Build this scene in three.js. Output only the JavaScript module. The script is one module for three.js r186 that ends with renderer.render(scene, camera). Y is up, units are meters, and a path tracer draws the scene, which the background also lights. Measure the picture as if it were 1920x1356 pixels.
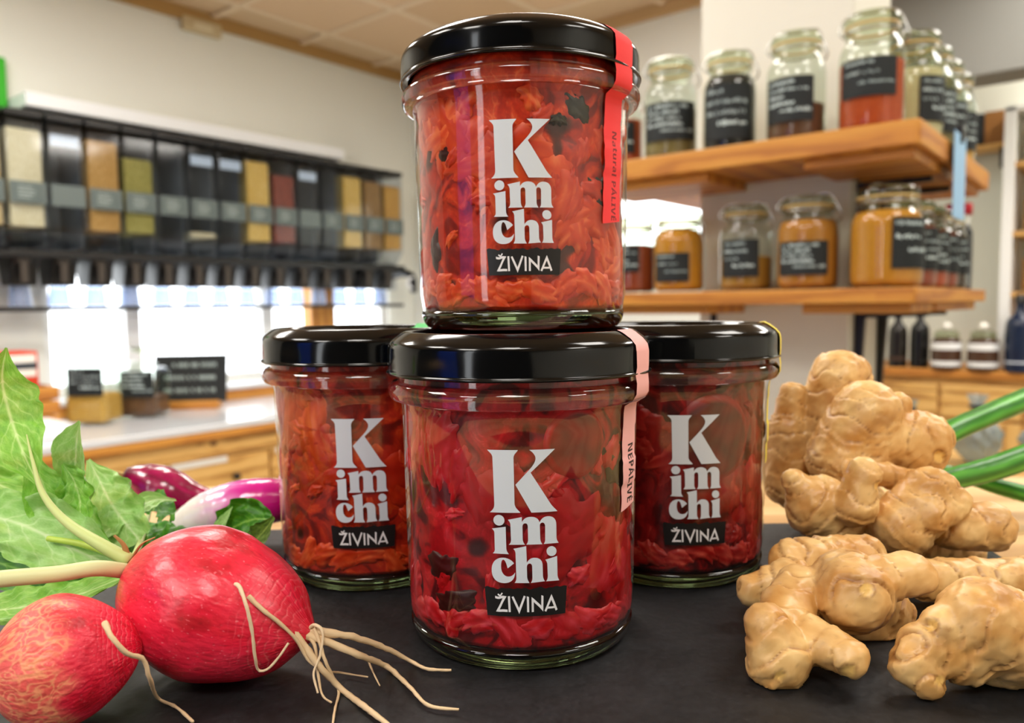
import * as THREE from 'three';
import { mergeGeometries, mergeVertices, toCreasedNormals } from 'three/addons/utils/BufferGeometryUtils.js';
import { RoundedBoxGeometry } from 'three/addons/geometries/RoundedBoxGeometry.js';
import { TessellateModifier } from 'three/addons/modifiers/TessellateModifier.js';
import { RectAreaLightUniformsLib } from 'three/addons/lights/RectAreaLightUniformsLib.js';
import { createNoise3D, createNoise2D } from 'simplex-noise';

// ---------------------------------------------------------------- camera, sky, light, exposure
const V2 = (x, y) => new THREE.Vector2(x, y), V3 = (x, y, z) => new THREE.Vector3(x, y, z);
const rad = THREE.MathUtils.degToRad;
const YAW = rad(39.2), CAM_H = 0.107, FOCAL = 1450, PITCH = rad(4.2), ROLL = rad(0.7);
const scene = new THREE.Scene();
const camera = new THREE.PerspectiveCamera(2 * Math.atan(678 / FOCAL) * 180 / Math.PI, 1920 / 1356, 0.02, 60);
camera.rotation.order = 'YXZ';
camera.rotation.set(-PITCH, YAW, -ROLL);
camera.position.set(0, CAM_H, 0);
camera.focus = 0.222;
camera.userData.fStop = 13;
scene.add(camera);
const renderer = new THREE.WebGLRenderer({ antialias: true });
renderer.toneMapping = THREE.LinearToneMapping;
renderer.toneMappingExposure = 2.2;
renderer.shadowMap.enabled = true;
scene.background = new THREE.Color(0.93, 0.97, 1.0);        // bright overcast sky seen through the windows
scene.backgroundIntensity = 2.6;
RectAreaLightUniformsLib.init();
const LAMP = 4.6;                                            // radiance of the ceiling panels (lights are added with their fittings below)
const LAMP_SPOTS = [[-1.5, -0.9, 1.5], [-1.5, 0.9, 1.7], [0.5, -1.1, 1.2], [0.5, 0.9, 1.7], [1.9, -0.4, 1.2], [-2.7, -0.5, 2], [0.6, -2.9, 2], [-1.4, -2.2, 1.6], [-0.1, -3.4, 1.1], [0.2, -4.5, 2.0], [-0.5, 1.9, 1.7]];
const CEIL = 1.585, FLOOR = -1.14, XL = -3.75, XR = 2.7, ZB = -3.58, ZB2 = -4.95, ZF = 2.4;

// ---------------------------------------------------------------- helpers
function rngOf(seed) { let a = seed >>> 0; return () => { a = (a + 0x6D2B79F5) >>> 0; let t = a; t = Math.imul(t ^ (t >>> 15), t | 1); t ^= t + Math.imul(t ^ (t >>> 7), t | 61); return ((t ^ (t >>> 14)) >>> 0) / 4294967296; }; }
const n3 = createNoise3D(rngOf(11)), n2 = createNoise2D(rngOf(12));
const fbm3 = (x, y, z, o = 4) => { let s = 0, a = 0.5; for (let i = 0; i < o; i++) { s += a * n3(x, y, z); x *= 2.03; y *= 2.03; z *= 2.03; a *= 0.5; } return s; };
const fbm2 = (x, y, o = 4) => { let s = 0, a = 0.5; for (let i = 0; i < o; i++) { s += a * n2(x, y); x *= 2.03; y *= 2.03; a *= 0.5; } return s; };
const clamp = (x, a = 0, b = 1) => Math.min(b, Math.max(a, x));
const sstep = (a, b, x) => { const t = clamp((x - a) / (b - a)); return t * t * (3 - 2 * t); };
const lerp = (a, b, t) => a + (b - a) * t;
const col = (h) => new THREE.Color(h);
const used = new Map();
function numbered(name) { const n = used.get(name) ?? 0; used.set(name, n + 1); return n ? `${name}_${String(n).padStart(3, '0')}` : name; }
function shadows(m) { m.castShadow = true; m.receiveShadow = true; return m; }
function tag(o, label, category, group) { o.userData.label = label; o.userData.category = category; if (group) o.userData.group = group; return o; }
function thing(name, label, category, pos = [0, 0, 0], turn = 0, group) {
  const g = new THREE.Group(); g.name = numbered(name); g.position.set(...pos); g.rotation.y = turn; scene.add(g);
  return tag(g, label, category, group);
}
function part(name, geo, mat, parent, label) { const m = shadows(new THREE.Mesh(geo, mat)); m.name = name; parent.add(m); if (label) m.userData.label = label; return m; }
function struct(name, geo, mat) { const m = shadows(new THREE.Mesh(geo, mat)); m.name = name; m.userData.kind = 'structure'; scene.add(m); return m; }
// local frame of the table: X to the right, Zf away from the camera
const F = (X, Y, Zf) => [Math.cos(YAW) * X - Math.sin(YAW) * Zf, Y, -(Math.sin(YAW) * X + Math.cos(YAW) * Zf)];
function ray(px, py) {
  let x = (px - 960) / FOCAL, y = -(py - 678) / FOCAL;
  [x, y] = [x * Math.cos(ROLL) + y * Math.sin(ROLL), -x * Math.sin(ROLL) + y * Math.cos(ROLL)];
  return [x, y * Math.cos(PITCH) - Math.sin(PITCH), Math.cos(PITCH) + y * Math.sin(PITCH)];
}
// a measured point of the photograph, at its distance on the table: local coordinates (x right, y up, z towards the camera)
function at(px, py, Zf) { const d = ray(px, py), t = Zf / d[2]; return V3(d[0] * t, CAM_H + d[1] * t, -Zf); }
function onTable(px, py, y = 0) { const d = ray(px, py), t = (y - CAM_H) / d[1]; return V3(d[0] * t, y, -d[2] * t); }
function fgThing(name, label, category, base, group) { const g = thing(name, label, category, F(base.x, base.y, -base.z), YAW, group); g.userData.base = undefined; g.base = base; return g; }
function fgPart(name, geo, mat, g, label) { geo.translate(-g.base.x, -g.base.y, -g.base.z); return part(name, geo, mat, g, label); }

function paintGeo(geo, fn) {
  const p = geo.attributes.position, c = new Float32Array(p.count * 3), v = new THREE.Vector3(), k = new THREE.Color();
  for (let i = 0; i < p.count; i++) { v.fromBufferAttribute(p, i); fn(v, k, i); c[3 * i] = k.r; c[3 * i + 1] = k.g; c[3 * i + 2] = k.b; }
  geo.setAttribute('color', new THREE.BufferAttribute(c, 3)); return geo;
}
function texture(w, h, fn, { srgb = true, repeat = true } = {}) {
  const d = new Uint8Array(w * h * 4), o = [0, 0, 0];
  for (let y = 0; y < h; y++) for (let x = 0; x < w; x++) { fn((x + 0.5) / w, (y + 0.5) / h, o); const i = 4 * (y * w + x); d[i] = clamp(o[0]) * 255; d[i + 1] = clamp(o[1]) * 255; d[i + 2] = clamp(o[2]) * 255; d[i + 3] = 255; }
  const t = new THREE.DataTexture(d, w, h); t.magFilter = THREE.LinearFilter; t.minFilter = THREE.LinearFilter;
  if (repeat) t.wrapS = t.wrapT = THREE.RepeatWrapping;
  if (srgb) t.colorSpace = THREE.SRGBColorSpace; t.needsUpdate = true; return t;
}
const hex3 = (h) => [(h >> 16 & 255) / 255, (h >> 8 & 255) / 255, (h & 255) / 255];
const mix3 = (a, b, t, o = [0, 0, 0]) => { o[0] = lerp(a[0], b[0], t); o[1] = lerp(a[1], b[1], t); o[2] = lerp(a[2], b[2], t); return o; };
const std = (color, roughness = 0.6, extra = {}) => new THREE.MeshStandardMaterial({ color, roughness, metalness: 0, ...extra });
const phys = (o) => new THREE.MeshPhysicalMaterial({ metalness: 0, ...o });

// uv in metres, u along the longest side
function metreUV(geo, du = 0, dv = 0, along) {
  geo.computeBoundingBox(); const s = geo.boundingBox.getSize(V3(0, 0, 0)).toArray();
  const L = along ?? s.indexOf(Math.max(...s)), p = geo.attributes.position, n = geo.attributes.normal, uv = new Float32Array(p.count * 2);
  for (let i = 0; i < p.count; i++) {
    const q = [p.getX(i), p.getY(i), p.getZ(i)], m = [Math.abs(n.getX(i)), Math.abs(n.getY(i)), Math.abs(n.getZ(i))], a = m.indexOf(Math.max(...m));
    const rest = [0, 1, 2].filter((k) => k !== a), u = rest.includes(L) ? L : rest[0], v = rest.find((k) => k !== u);
    uv[2 * i] = q[u] + du; uv[2 * i + 1] = q[v] * 2 + dv;
  }
  geo.setAttribute('uv', new THREE.BufferAttribute(uv, 2)); return geo;
}
let boxSeed = 0;
function box(w, h, d, x = 0, y = 0, z = 0, r = 0.004, along) {
  const g = r > 0 ? new RoundedBoxGeometry(w, h, d, 2, Math.min(r, w * 0.45, h * 0.45, d * 0.45)) : new THREE.BoxGeometry(w, h, d);
  boxSeed++; metreUV(g, boxSeed * 0.373, boxSeed * 0.217, along); return g.translate(x, y, z);
}
const between = (x0, x1, y0, y1, z0, z1, r, along) => box(Math.abs(x1 - x0), Math.abs(y1 - y0), Math.abs(z1 - z0), (x0 + x1) / 2, (y0 + y1) / 2, (z0 + z1) / 2, r, along);
const lathe = (pts, seg = 48) => new THREE.LatheGeometry(pts.map((p) => V2(...p)), seg);
// rounded profile: Catmull-Rom through the points
const smoothPts = (pts, n) => new THREE.SplineCurve(pts.map((p) => V2(...p))).getPoints(n).map((p) => [Math.max(p.x, 0), Math.max(p.y, 0)]);
function merge(list) { return mergeGeometries(list.map((g) => { const k = g.index ? g.toNonIndexed() : g; for (const a of Object.keys(k.attributes)) if (!['position', 'normal', 'uv'].includes(a)) k.deleteAttribute(a); return k; })); }
// a tube that tapers along a smooth curve
function taperTube(points, r0, r1, seg = 24, sides = 8, wob = 0, squash = 1) {
  const curve = new THREE.CatmullRomCurve3(points, false, 'centripetal'), fr = curve.computeFrenetFrames(seg, false), pos = [], idx = [], uv = [];
  const rf = typeof r0 === 'function' ? r0 : (t) => lerp(r0, r1, t);
  for (let i = 0; i <= seg; i++) {
    const t = i / seg, c = curve.getPointAt(t), r = rf(t);
    for (let j = 0; j <= sides; j++) {
      const a = j / sides * Math.PI * 2, w = wob ? 1 + wob * n3(c.x * 300, c.y * 300, c.z * 300 + Math.cos(a)) : 1;
      pos.push(...c.clone().addScaledVector(fr.normals[i], Math.cos(a) * r * w).addScaledVector(fr.binormals[i], Math.sin(a) * r * w * squash).toArray()); uv.push(t, j / sides);
      if (i < seg && j < sides) { const q = i * (sides + 1) + j; idx.push(q, q + 1, q + sides + 1, q + 1, q + sides + 2, q + sides + 1); }
    }
  }
  for (const [i, s] of [[0, 1], [seg, -1]]) {
    const q = pos.length / 3; pos.push(...curve.getPointAt(i / seg).toArray()); uv.push(i / seg, 0);
    for (let j = 0; j < sides; j++) { const b = i * (sides + 1) + j; s > 0 ? idx.push(q, b + 1, b) : idx.push(q, b, b + 1); }
  }
  const g = new THREE.BufferGeometry(); g.setAttribute('position', new THREE.Float32BufferAttribute(pos, 3)); g.setAttribute('uv', new THREE.Float32BufferAttribute(uv, 2)); g.setIndex(idx); g.computeVertexNormals(); return g;
}
const bar = (a, b, r, sides = 8) => taperTube([a, a.clone().lerp(b, 0.5), b], r, r, 2, sides);

// ---------------------------------------------------------------- textures and materials
function woodTexture(seed, dark, mid, light, knots) {
  const R = rngOf(seed), K = Array.from({ length: knots }, () => [R(), R(), 0.008 + 0.012 * R()]);
  const D = hex3(dark), M = hex3(mid), L = hex3(light);
  return texture(1024, 512, (u, v, o) => {
    let warp = 0.02 * Math.sin(2 * Math.PI * u + seed) + 0.012 * fbm2(u * 3 + seed, v * 4);
    let k = 0, ring = 0;
    for (const [a, b, r] of K) { const dx = (u - a) * 0.55, dy = (v - b) * 0.5, d = Math.hypot(dx, dy); k = Math.max(k, 1 - sstep(r * 0.7, r, d)); ring += Math.exp(-d * d / (r * r * 8)) * 0.06 * Math.sign(dy || 1); }
    const s = (v + warp + ring) * 22, g = 0.5 + 0.5 * Math.sin(s * 2.2 + 2.5 * fbm2(u * 2 + seed * 3, v * 7)), f = 0.5 + 0.5 * n2(u * 18 + seed, v * 260);
    mix3(L, M, clamp(g * 0.65 + f * 0.3), o); mix3(o, D, clamp(0.28 * sstep(0.75, 1, g) + 0.85 * k), o);
  });
}
const WOOD_SHELF = std(0xffffff, 0.5, { map: woodTexture(3, 0x84481a, 0xbe782c, 0xd4963e, 3) });
const WOOD_PINE = std(0xffffff, 0.5, { map: woodTexture(5, 0x5a3112, 0xd09a4e, 0xe8bd74, 4) });
const WOOD_TABLE = std(0xffffff, 0.5, { map: woodTexture(8, 0x9a6a38, 0xd0a468, 0xe6c48e, 1) });
const plaster = texture(256, 256, (u, v, o) => { const k = 0.5 + 0.25 * fbm2(u * 9, v * 9, 5); o[0] = o[1] = o[2] = k; }, { srgb: false });
const WALL = std(0xeceee6, 0.9, { bumpMap: plaster, bumpScale: 0.002 });
const WALL_PILLAR = std(0xeae8dc, 0.9, { bumpMap: plaster, bumpScale: 0.002 });
const SHADE_GREY = std(0x84847f, 0.9), WHITE_PAINT = std(0xf0f1f0, 0.5), WHITE_PLASTIC = std(0xf4f7fa, 0.35);
const BLACK_METAL = std(0x0c0c0d, 0.4), BLACK_PLASTIC = std(0x0a0a0b, 0.35), STEEL = std(0xb8bbbd, 0.3, { metalness: 0.9 });
const COUNTER_TOP = phys({ color: 0xd9dde3, roughness: 0.22, clearcoat: 0.4, clearcoatRoughness: 0.1 });
const PANE = phys({ color: 0xffffff, roughness: 0.0, transmission: 1, thickness: 0, ior: 1.45 });
const CLEAR = phys({ color: 0xeef4ee, roughness: 0.02, transmission: 1, thickness: 0, ior: 1.5 });
const CLEAR_PLASTIC = phys({ color: 0xe4e8ec, roughness: 0.08, transmission: 1, thickness: 0, ior: 1.45 });
const CHUTE_PLASTIC = phys({ color: 0xe0e8f6, roughness: 0.28, transmission: 0.85, thickness: 0, ior: 1.45 });
const GREENISH = phys({ color: 0xdfe5d4, roughness: 0.03, transmission: 1, thickness: 0, ior: 1.5 });
const SOLID_GLASS = phys({ color: 0xffffff, roughness: 0.02, transmission: 1, thickness: 0.004, ior: 1.5, attenuationColor: col(0xe8ece0), attenuationDistance: 0.05 });
const BASE_GLASS = phys({ color: 0xffffff, roughness: 0.03, transmission: 1, thickness: 0.006, ior: 1.5, attenuationColor: col(0x7c8468), attenuationDistance: 0.04 });
const JAR_GLASS = phys({ color: 0xf8f8f4, roughness: 0.015, transmission: 1, thickness: 0, ior: 1.52 });
const WIRE = std(0xc4c6c4, 0.25, { metalness: 1 });
const SEAL = std(0xd8b878, 0.6);

// ---------------------------------------------------------------- the room
const T = 0.16;
{
  struct('floor', between(XL - T, XR + T, FLOOR - 0.1, FLOOR, ZB2 - T, ZF + T, 0), std(0x9a8f80, 0.6));
  struct('ceiling', between(XL - T, XR + T, CEIL + 0.012, CEIL + 0.15, ZB2 - T, ZF + T, 0), std(0xd8bc96, 0.9));
  // left wall with the long window under the dispensers
  const wz0 = -1.34, wz1 = -3.36, wy0 = -0.28, wy1 = 0.36;
  const left = new THREE.Group(); left.name = 'wall_left'; left.userData.kind = 'structure'; scene.add(left);
  part('wall_panel', between(XL - T, XL, FLOOR, wy0, ZB2 - T, ZF + T, 0), WALL, left);
  part('wall_panel', between(XL - T, XL, wy1, CEIL + 0.1, ZB2 - T, ZF + T, 0), WALL, left);
  part('wall_panel', between(XL - T, XL, wy0, wy1, wz0, ZF + T, 0), WALL, left);
  part('wall_panel', between(XL - T, XL, wy0, wy1, ZB2 - T, wz1, 0), WALL, left);
  const w1 = new THREE.Group(); w1.name = 'window_1'; w1.userData.kind = 'structure'; scene.add(w1);
  const fx0 = XL - 0.09, fx1 = XL - 0.04;
  part('window_frame', merge([between(fx0, fx1, wy0, wy0 + 0.04, wz0, wz1), between(fx0, fx1, wy1 - 0.04, wy1, wz0, wz1), between(fx0, fx1, wy0, wy1, wz0 - 0.04, wz0), between(fx0, fx1, wy0, wy1, wz1, wz1 + 0.04)]), WHITE_PAINT, w1);
  for (const z of [-1.74, -2.48]) part('mullion', between(fx0, XL - 0.02, wy0, wy1, z - 0.035, z + 0.035), WHITE_PAINT, w1);
  part('wooden_post', between(fx0, XL + 0.0, wy0, wy1, -2.93, -2.76), WOOD_SHELF, w1, 'brown wooden window post');
  [[wz0 - 0.04, -1.705], [-1.775, -2.445], [-2.515, -2.76], [-2.93, wz1 + 0.04]].forEach(([a, b]) => part('pane', between(XL - 0.068, XL - 0.062, wy0 + 0.04, wy1 - 0.04, a, b, 0), PANE, w1));
  // back wall with a window between the counter and the pillar
  const bx0 = -2.75, bx1 = -1.5, by0 = 0.14, by1 = 0.86, jog = -1.3;
  const back = new THREE.Group(); back.name = 'wall_back'; back.userData.kind = 'structure'; scene.add(back);
  part('wall_panel', between(XL, jog, FLOOR, by0, ZB - T, ZB, 0), WALL, back);
  part('wall_panel', between(XL, jog, by1, CEIL + 0.1, ZB - T, ZB, 0), WALL, back);
  part('wall_panel', between(XL, bx0, by0, by1, ZB - T, ZB, 0), WALL, back);
  part('wall_panel', between(bx1, jog, by0, by1, ZB - T, ZB, 0), WALL, back);
  part('wall_panel', between(jog - T, jog, FLOOR, CEIL + 0.1, ZB2, ZB, 0), WALL, back);
  const w2 = new THREE.Group(); w2.name = 'window_2'; w2.userData.kind = 'structure'; scene.add(w2);
  part('window_frame', merge([between(bx0, bx1, by0, by0 + 0.04, ZB - 0.09, ZB - 0.04), between(bx0, bx1, by1 - 0.04, by1, ZB - 0.09, ZB - 0.04), between(bx0, bx0 + 0.04, by0, by1, ZB - 0.09, ZB - 0.04), between(bx1 - 0.04, bx1, by0, by1, ZB - 0.09, ZB - 0.04)]), WHITE_PAINT, w2);
  part('pane', between(bx0 + 0.04, bx1 - 0.04, by0 + 0.04, by1 - 0.04, ZB - 0.068, ZB - 0.062, 0), PANE, w2);
  struct('wall_alcove', between(jog - T, XR + T, FLOOR, CEIL + 0.1, ZB2 - T, ZB2, 0), std(0xe2e5da, 0.9));
  struct('wall_right', between(XR, XR + T, FLOOR, CEIL + 0.1, ZB2 - T, ZF + T, 0), WALL);
  // the wall behind the camera: an added blue door and slit window for reflections
  const front = new THREE.Group(); front.name = 'wall_front'; front.userData.kind = 'structure'; scene.add(front);
  const FRONT = std(0x3a3a3c, 0.9), fa = -0.5, fb = -0.12;
  part('wall_panel', between(XL - T, fa, FLOOR, CEIL + 0.1, ZF, ZF + T, 0), FRONT, front);
  part('wall_panel', between(fb, XR + T, FLOOR, CEIL + 0.1, ZF, ZF + T, 0), FRONT, front);
  part('wall_panel', between(fa, fb, FLOOR, -0.5, ZF, ZF + T, 0), FRONT, front);
  part('wall_panel', between(fa, fb, 1.3, CEIL + 0.1, ZF, ZF + T, 0), FRONT, front);
  const w3 = new THREE.Group(); w3.name = 'added_window_3'; w3.userData.kind = 'structure'; scene.add(w3);  // added window, narrow so it reflects as a thin highlight on the jars
  part('window_frame', merge([between(fa, fb, -0.5, -0.46, ZF + 0.04, ZF + 0.1), between(fa, fb, 1.26, 1.3, ZF + 0.04, ZF + 0.1), between(fa, fa + 0.04, -0.5, 1.3, ZF + 0.04, ZF + 0.1), between(fb - 0.04, fb, -0.5, 1.3, ZF + 0.04, ZF + 0.1)]), WHITE_PAINT, w3);
  part('pane', between(fa + 0.04, fb - 0.04, -0.46, 1.26, ZF + 0.066, ZF + 0.072, 0), PANE, w3);
  const d1 = new THREE.Group(); d1.name = 'door_1'; d1.userData.kind = 'structure'; scene.add(d1);  // invented door, gives the blue reflection in the lids
  part('added_door_leaf', between(-1.75, -0.85, FLOOR, 0.95, ZF - 0.05, ZF - 0.002), std(0x2060ff, 0.5), d1);
  part('added_door_handle', bar(V3(-0.95, -0.1, ZF - 0.09), V3(-1.07, -0.1, ZF - 0.09), 0.01), STEEL, d1);
  struct('ceiling_beam', between(-1.05, XR, 1.06, CEIL + 0.1, -4.12, -3.9, 0.01), SHADE_GREY);  // grey base colour holds the shade on this bulkhead
  struct('trim_1', between(XL, XL + 0.03, CEIL - 0.05, CEIL + 0.012, ZB, ZF, 0.003), std(0xb08a50, 0.7));
  struct('trim_2', between(XL + 0.03, jog, CEIL - 0.05, CEIL + 0.012, ZB, ZB + 0.03, 0.003), std(0xc9a878, 0.7));
  // ceiling tiles in view, each its own piece, with pale joint strips between
  const tiles = new THREE.Group(); tiles.name = 'trim_3'; tiles.userData.kind = 'structure'; scene.add(tiles);
  const P = 0.53, tileGeo = box(P - 0.035, 0.014, P - 0.035, 0, 0, 0, 0.004), tm = [0xd9b890, 0xd4b38c, 0xddbd97].map((c) => std(c, 0.9));
  const Rt = rngOf(5);
  for (let i = -2; i < 5; i++) for (let j = -3; j < 3; j++) {
    const x = -2.96 + (i + 0.5) * P, z = -2.73 + (j + 0.5) * P + P;
    if (x < XL + 0.1 || z < ZB + 0.1 || x > -0.4) continue;
    const t = part('tile', tileGeo, tm[Math.floor(Rt() * 3)], tiles); t.position.set(x, CEIL + 0.008, z);
  }
  const strip = [];
  for (let i = -1; i < 5; i++) strip.push(between(-2.96 + i * P - 0.018, -2.96 + i * P + 0.018, CEIL - 0.003, CEIL + 0.012, ZB, -1.0, 0.002));
  for (let j = -1; j < 4; j++) strip.push(between(XL, -0.4, CEIL - 0.004, CEIL + 0.011, -2.73 + j * P - 0.018, -2.73 + j * P + 0.018, 0.002));
  strip.forEach((g) => part('joint_strip', g, std(0xe6cfae, 0.8), tiles));
  // square pillar that carries the spice shelves
  struct('wall_pillar', between(-0.885, -0.52, FLOOR, CEIL + 0.1, -2.165, -1.85, 0.006), WALL_PILLAR);
}
// unseen ceiling light panels; some added to brighten walls, alcove and jars
LAMP_SPOTS.forEach(([x, z, power], i) => {
  const where = ['over the dispenser aisle', 'behind the dispenser aisle', 'over the spice pillar aisle', 'over the middle of the shop', 'by the right wall', 'added by the left wall', 'right of the alcove', 'added between the pillar and the dispensers', 'beyond the spice pillar', 'added in the alcove over the sideboard', 'added near the added window in the front wall'][i];
  const g = thing('unseen_ceiling_light', `unseen flat square ceiling light panel ${where}`, 'ceiling light', [x, CEIL, z]);
  part('frame', merge([box(0.66, 0.03, 0.03, 0, -0.012, 0.315), box(0.66, 0.03, 0.03, 0, -0.012, -0.315), box(0.03, 0.03, 0.6, 0.315, -0.012, 0), box(0.03, 0.03, 0.6, -0.315, -0.012, 0)]), WHITE_PAINT, g);
  part('light_diffuser', box(0.6, 0.008, 0.6, 0, -0.012, 0, 0), std(0xffffff, 0.6, { emissive: 0xfffaf2, emissiveIntensity: 1.5 }), g);
  const l = new THREE.RectAreaLight(0xfff9f0, LAMP * power, 0.6, 0.6); l.position.set(0, -0.02, 0); l.rotation.x = -Math.PI / 2; g.add(l);
});

// ---------------------------------------------------------------- the table and the slate
{
  const t = fgThing('table', 'pale wooden table under the black slate', 'table', V3(0, -0.008, -0.2));
  const top = (x0, x1, y0, y1, Z0, Z1, r = 0.004, al) => between(x0, x1, y0, y1, -Z0, -Z1, r, al);
  for (let i = 0; i < 5; i++) fgPart('plank', top(-0.85, 0.85, -0.04, -0.008, -0.12 + i * 0.123, -0.12 + (i + 1) * 0.123 - 0.0008, 0.002), WOOD_TABLE, t);
  fgPart('apron', merge([top(-0.78, 0.78, -0.12, -0.04, 0.44, 0.46), top(-0.78, 0.78, -0.12, -0.04, -0.08, -0.06), top(-0.78, -0.76, -0.12, -0.04, -0.06, 0.44), top(0.76, 0.78, -0.12, -0.04, -0.06, 0.44)]), WOOD_TABLE, t);
  for (const x of [-0.75, 0.75]) for (const z of [-0.05, 0.43]) fgPart('leg', top(x - 0.03, x + 0.03, FLOOR, -0.04, z - 0.03, z + 0.03), WOOD_TABLE, t);
  const s = fgThing('slate_board', 'black slate serving board under the kimchi jars', 'slate board', V3(0, -0.008, -0.2));
  const geo = new THREE.BoxGeometry(0.56, 0.008, 0.32, 280, 1, 160), p = geo.attributes.position;
  for (let i = 0; i < p.count; i++) {
    let x = p.getX(i), y = p.getY(i), z = p.getZ(i), e = Math.max(Math.abs(x) / 0.28, Math.abs(z) / 0.16);
    if (e > 0.995) { const k = 1 + 0.008 * n3(x * 60, y * 400, z * 60); x *= k; z *= k; }
    if (y > 0) y = 0.004 - 0.0003 + 0.0003 * fbm3(x * 40, 0, z * 40) - (e > 0.99 ? 0.0008 : 0);
    p.setXYZ(i, x, y, z);
  }
  geo.computeVertexNormals(); metreUV(geo);
  geo.translate(-0.075, -0.004, -0.21);
  const smap = texture(1024, 1024, (u, v, o) => { const k = 0.075 + 0.04 * fbm2(u * 14, v * 14, 5) + 0.035 * fbm2(u * 90 + 7, v * 60, 3) + (n2(u * 330, v * 330) > 0.86 ? 0.1 : 0); o[0] = k; o[1] = k * 1.02; o[2] = k * 1.12; });
  smap.repeat.set(4, 2);
  const sb = texture(512, 512, (u, v, o) => { o[0] = o[1] = o[2] = 0.5 + 0.4 * fbm2(u * 40, v * 40, 5); }, { srgb: false }); sb.repeat.set(4, 2);
  fgPart('slate', geo, std(0xffffff, 0.55, { map: smap, bumpMap: sb, bumpScale: 0.00025 }), s);
}
// ---------------------------------------------------------------- kimchi jars
const WALL_R = (y) => y < 0.0045 ? lerp(0.0365, 0.0371, y / 0.0045) : 0.0371 + clamp((y - 0.0045) / 0.0715) * 0.0013;
// the lettering, traced as outlines: M/L/C/Z paths, y down; every glyph closed
function outline(d, fx) {
  const s = new THREE.Shape(), tok = d.match(/[MLCZ]|-?[\d.]+/g); let i = 0, c = '';
  const p = () => { const q = fx(+tok[i], +tok[i + 1]); i += 2; return q; };
  while (i < tok.length) {
    if (/[MLCZ]/.test(tok[i])) c = tok[i++];
    if (c === 'M') { const a = p(); s.moveTo(...a); c = 'L'; } else if (c === 'L') s.lineTo(...p());
    else if (c === 'C') s.bezierCurveTo(...p(), ...p(), ...p()); else break;
  }
  return s;
}
function dotShape(x, y, rx, ry, fx) { const s = new THREE.Shape(); for (let i = 0; i < 32; i++) { const a = i / 32 * Math.PI * 2, q = fx(x + rx * Math.cos(a), y + ry * Math.sin(a)); i ? s.lineTo(...q) : s.moveTo(...q); } return s; }
const LY = (py) => 0.0259 + (1105 - py) * 0.0001553, LX = (px) => (px - 980) * 0.0001485;
const fxK = (x, y) => [LX(890 + x / 9.683), LY(830 + y / 9.683)];
const fxB = (x, y) => { const k = (x - 352) / 606; return [LX(890 + x / 6.161), LY(950 + (y + (x > 352 ? 26 * k * k : 0)) / 6.161)]; };
const LETTERS = [
  outline('M175 152 L745 152 C722 200 664 220 664 300 L672 1110 C676 1200 755 1235 778 1280 L200 1280 C258 1236 292 1205 292 1120 L272 290 C266 215 212 200 175 152 Z', fxK),
  outline('M955 152 L1435 152 L975 560 L1340 1120 C1385 1190 1440 1230 1482 1280 L985 1280 L692 775 L955 505 C1075 380 1090 300 1045 240 C1015 190 975 170 955 152 Z', fxK),
  dotShape(238, 163, 67, 62, fxB), outline('M150 262 L318 236 L322 490 C325 520 340 540 353 554 L155 550 C175 535 185 520 182 490 L180 310 C178 285 165 275 150 262 Z', fxB),
  outline('M345 155 L512 122 L512 180 C540 130 580 118 630 118 C690 120 715 150 722 182 C750 125 790 108 840 110 C900 112 925 150 928 200 L930 350 C932 385 945 400 958 418 L770 432 C782 420 792 400 790 370 L790 230 C790 190 770 182 755 184 C735 186 725 200 726 225 L730 370 C732 405 746 420 756 434 L562 440 C575 425 585 405 584 375 L582 240 C582 205 570 192 550 194 C525 196 518 215 518 240 L520 380 C522 410 536 430 546 441 L352 444 C372 430 382 410 380 375 L375 210 C373 185 360 170 345 155 Z', fxB),
  outline('M412 660 L335 720 C320 670 310 625 285 620 C265 618 255 650 255 700 C255 770 290 815 340 815 C380 815 405 795 425 765 C420 850 370 893 285 893 C190 893 138 840 138 745 C138 660 190 596 285 596 C340 598 390 625 412 660 Z', fxB),
  outline('M405 490 L560 458 L566 650 C590 610 620 592 660 592 C725 592 755 625 757 680 L760 800 C762 835 775 855 786 866 L612 886 C625 870 632 850 632 820 L630 700 C630 668 615 658 598 660 C575 662 566 680 566 705 L568 815 C570 850 586 872 596 887 L415 888 C432 872 440 850 438 815 L432 545 C430 515 420 505 405 490 Z', fxB),
  dotShape(868, 515, 62, 58, fxB), outline('M790 615 L938 572 L942 790 C944 825 955 840 966 858 L797 868 C812 855 820 835 820 800 L815 670 C813 640 800 630 790 615 Z', fxB),
];
function wrapOnJar(geo, off, turn) {
  const p = geo.attributes.position;
  for (let i = 0; i < p.count; i++) { const r = WALL_R(p.getY(i)) + off + (p.getZ(i) || 0), a = turn + p.getX(i) / 0.0383; p.setXYZ(i, r * Math.sin(a), p.getY(i), r * Math.cos(a)); }
  geo.computeVertexNormals(); return geo;
}
const tess = new TessellateModifier(0.0018, 7);
const letterFlat = merge(LETTERS.map((s) => tess.modify(new THREE.ShapeGeometry(s, 14).toNonIndexed())));
letterFlat.deleteAttribute('normal');
const lettering = (turn) => wrapOnJar(mergeVertices(letterFlat.clone(), 1e-7), 0.0002, turn);
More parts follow.
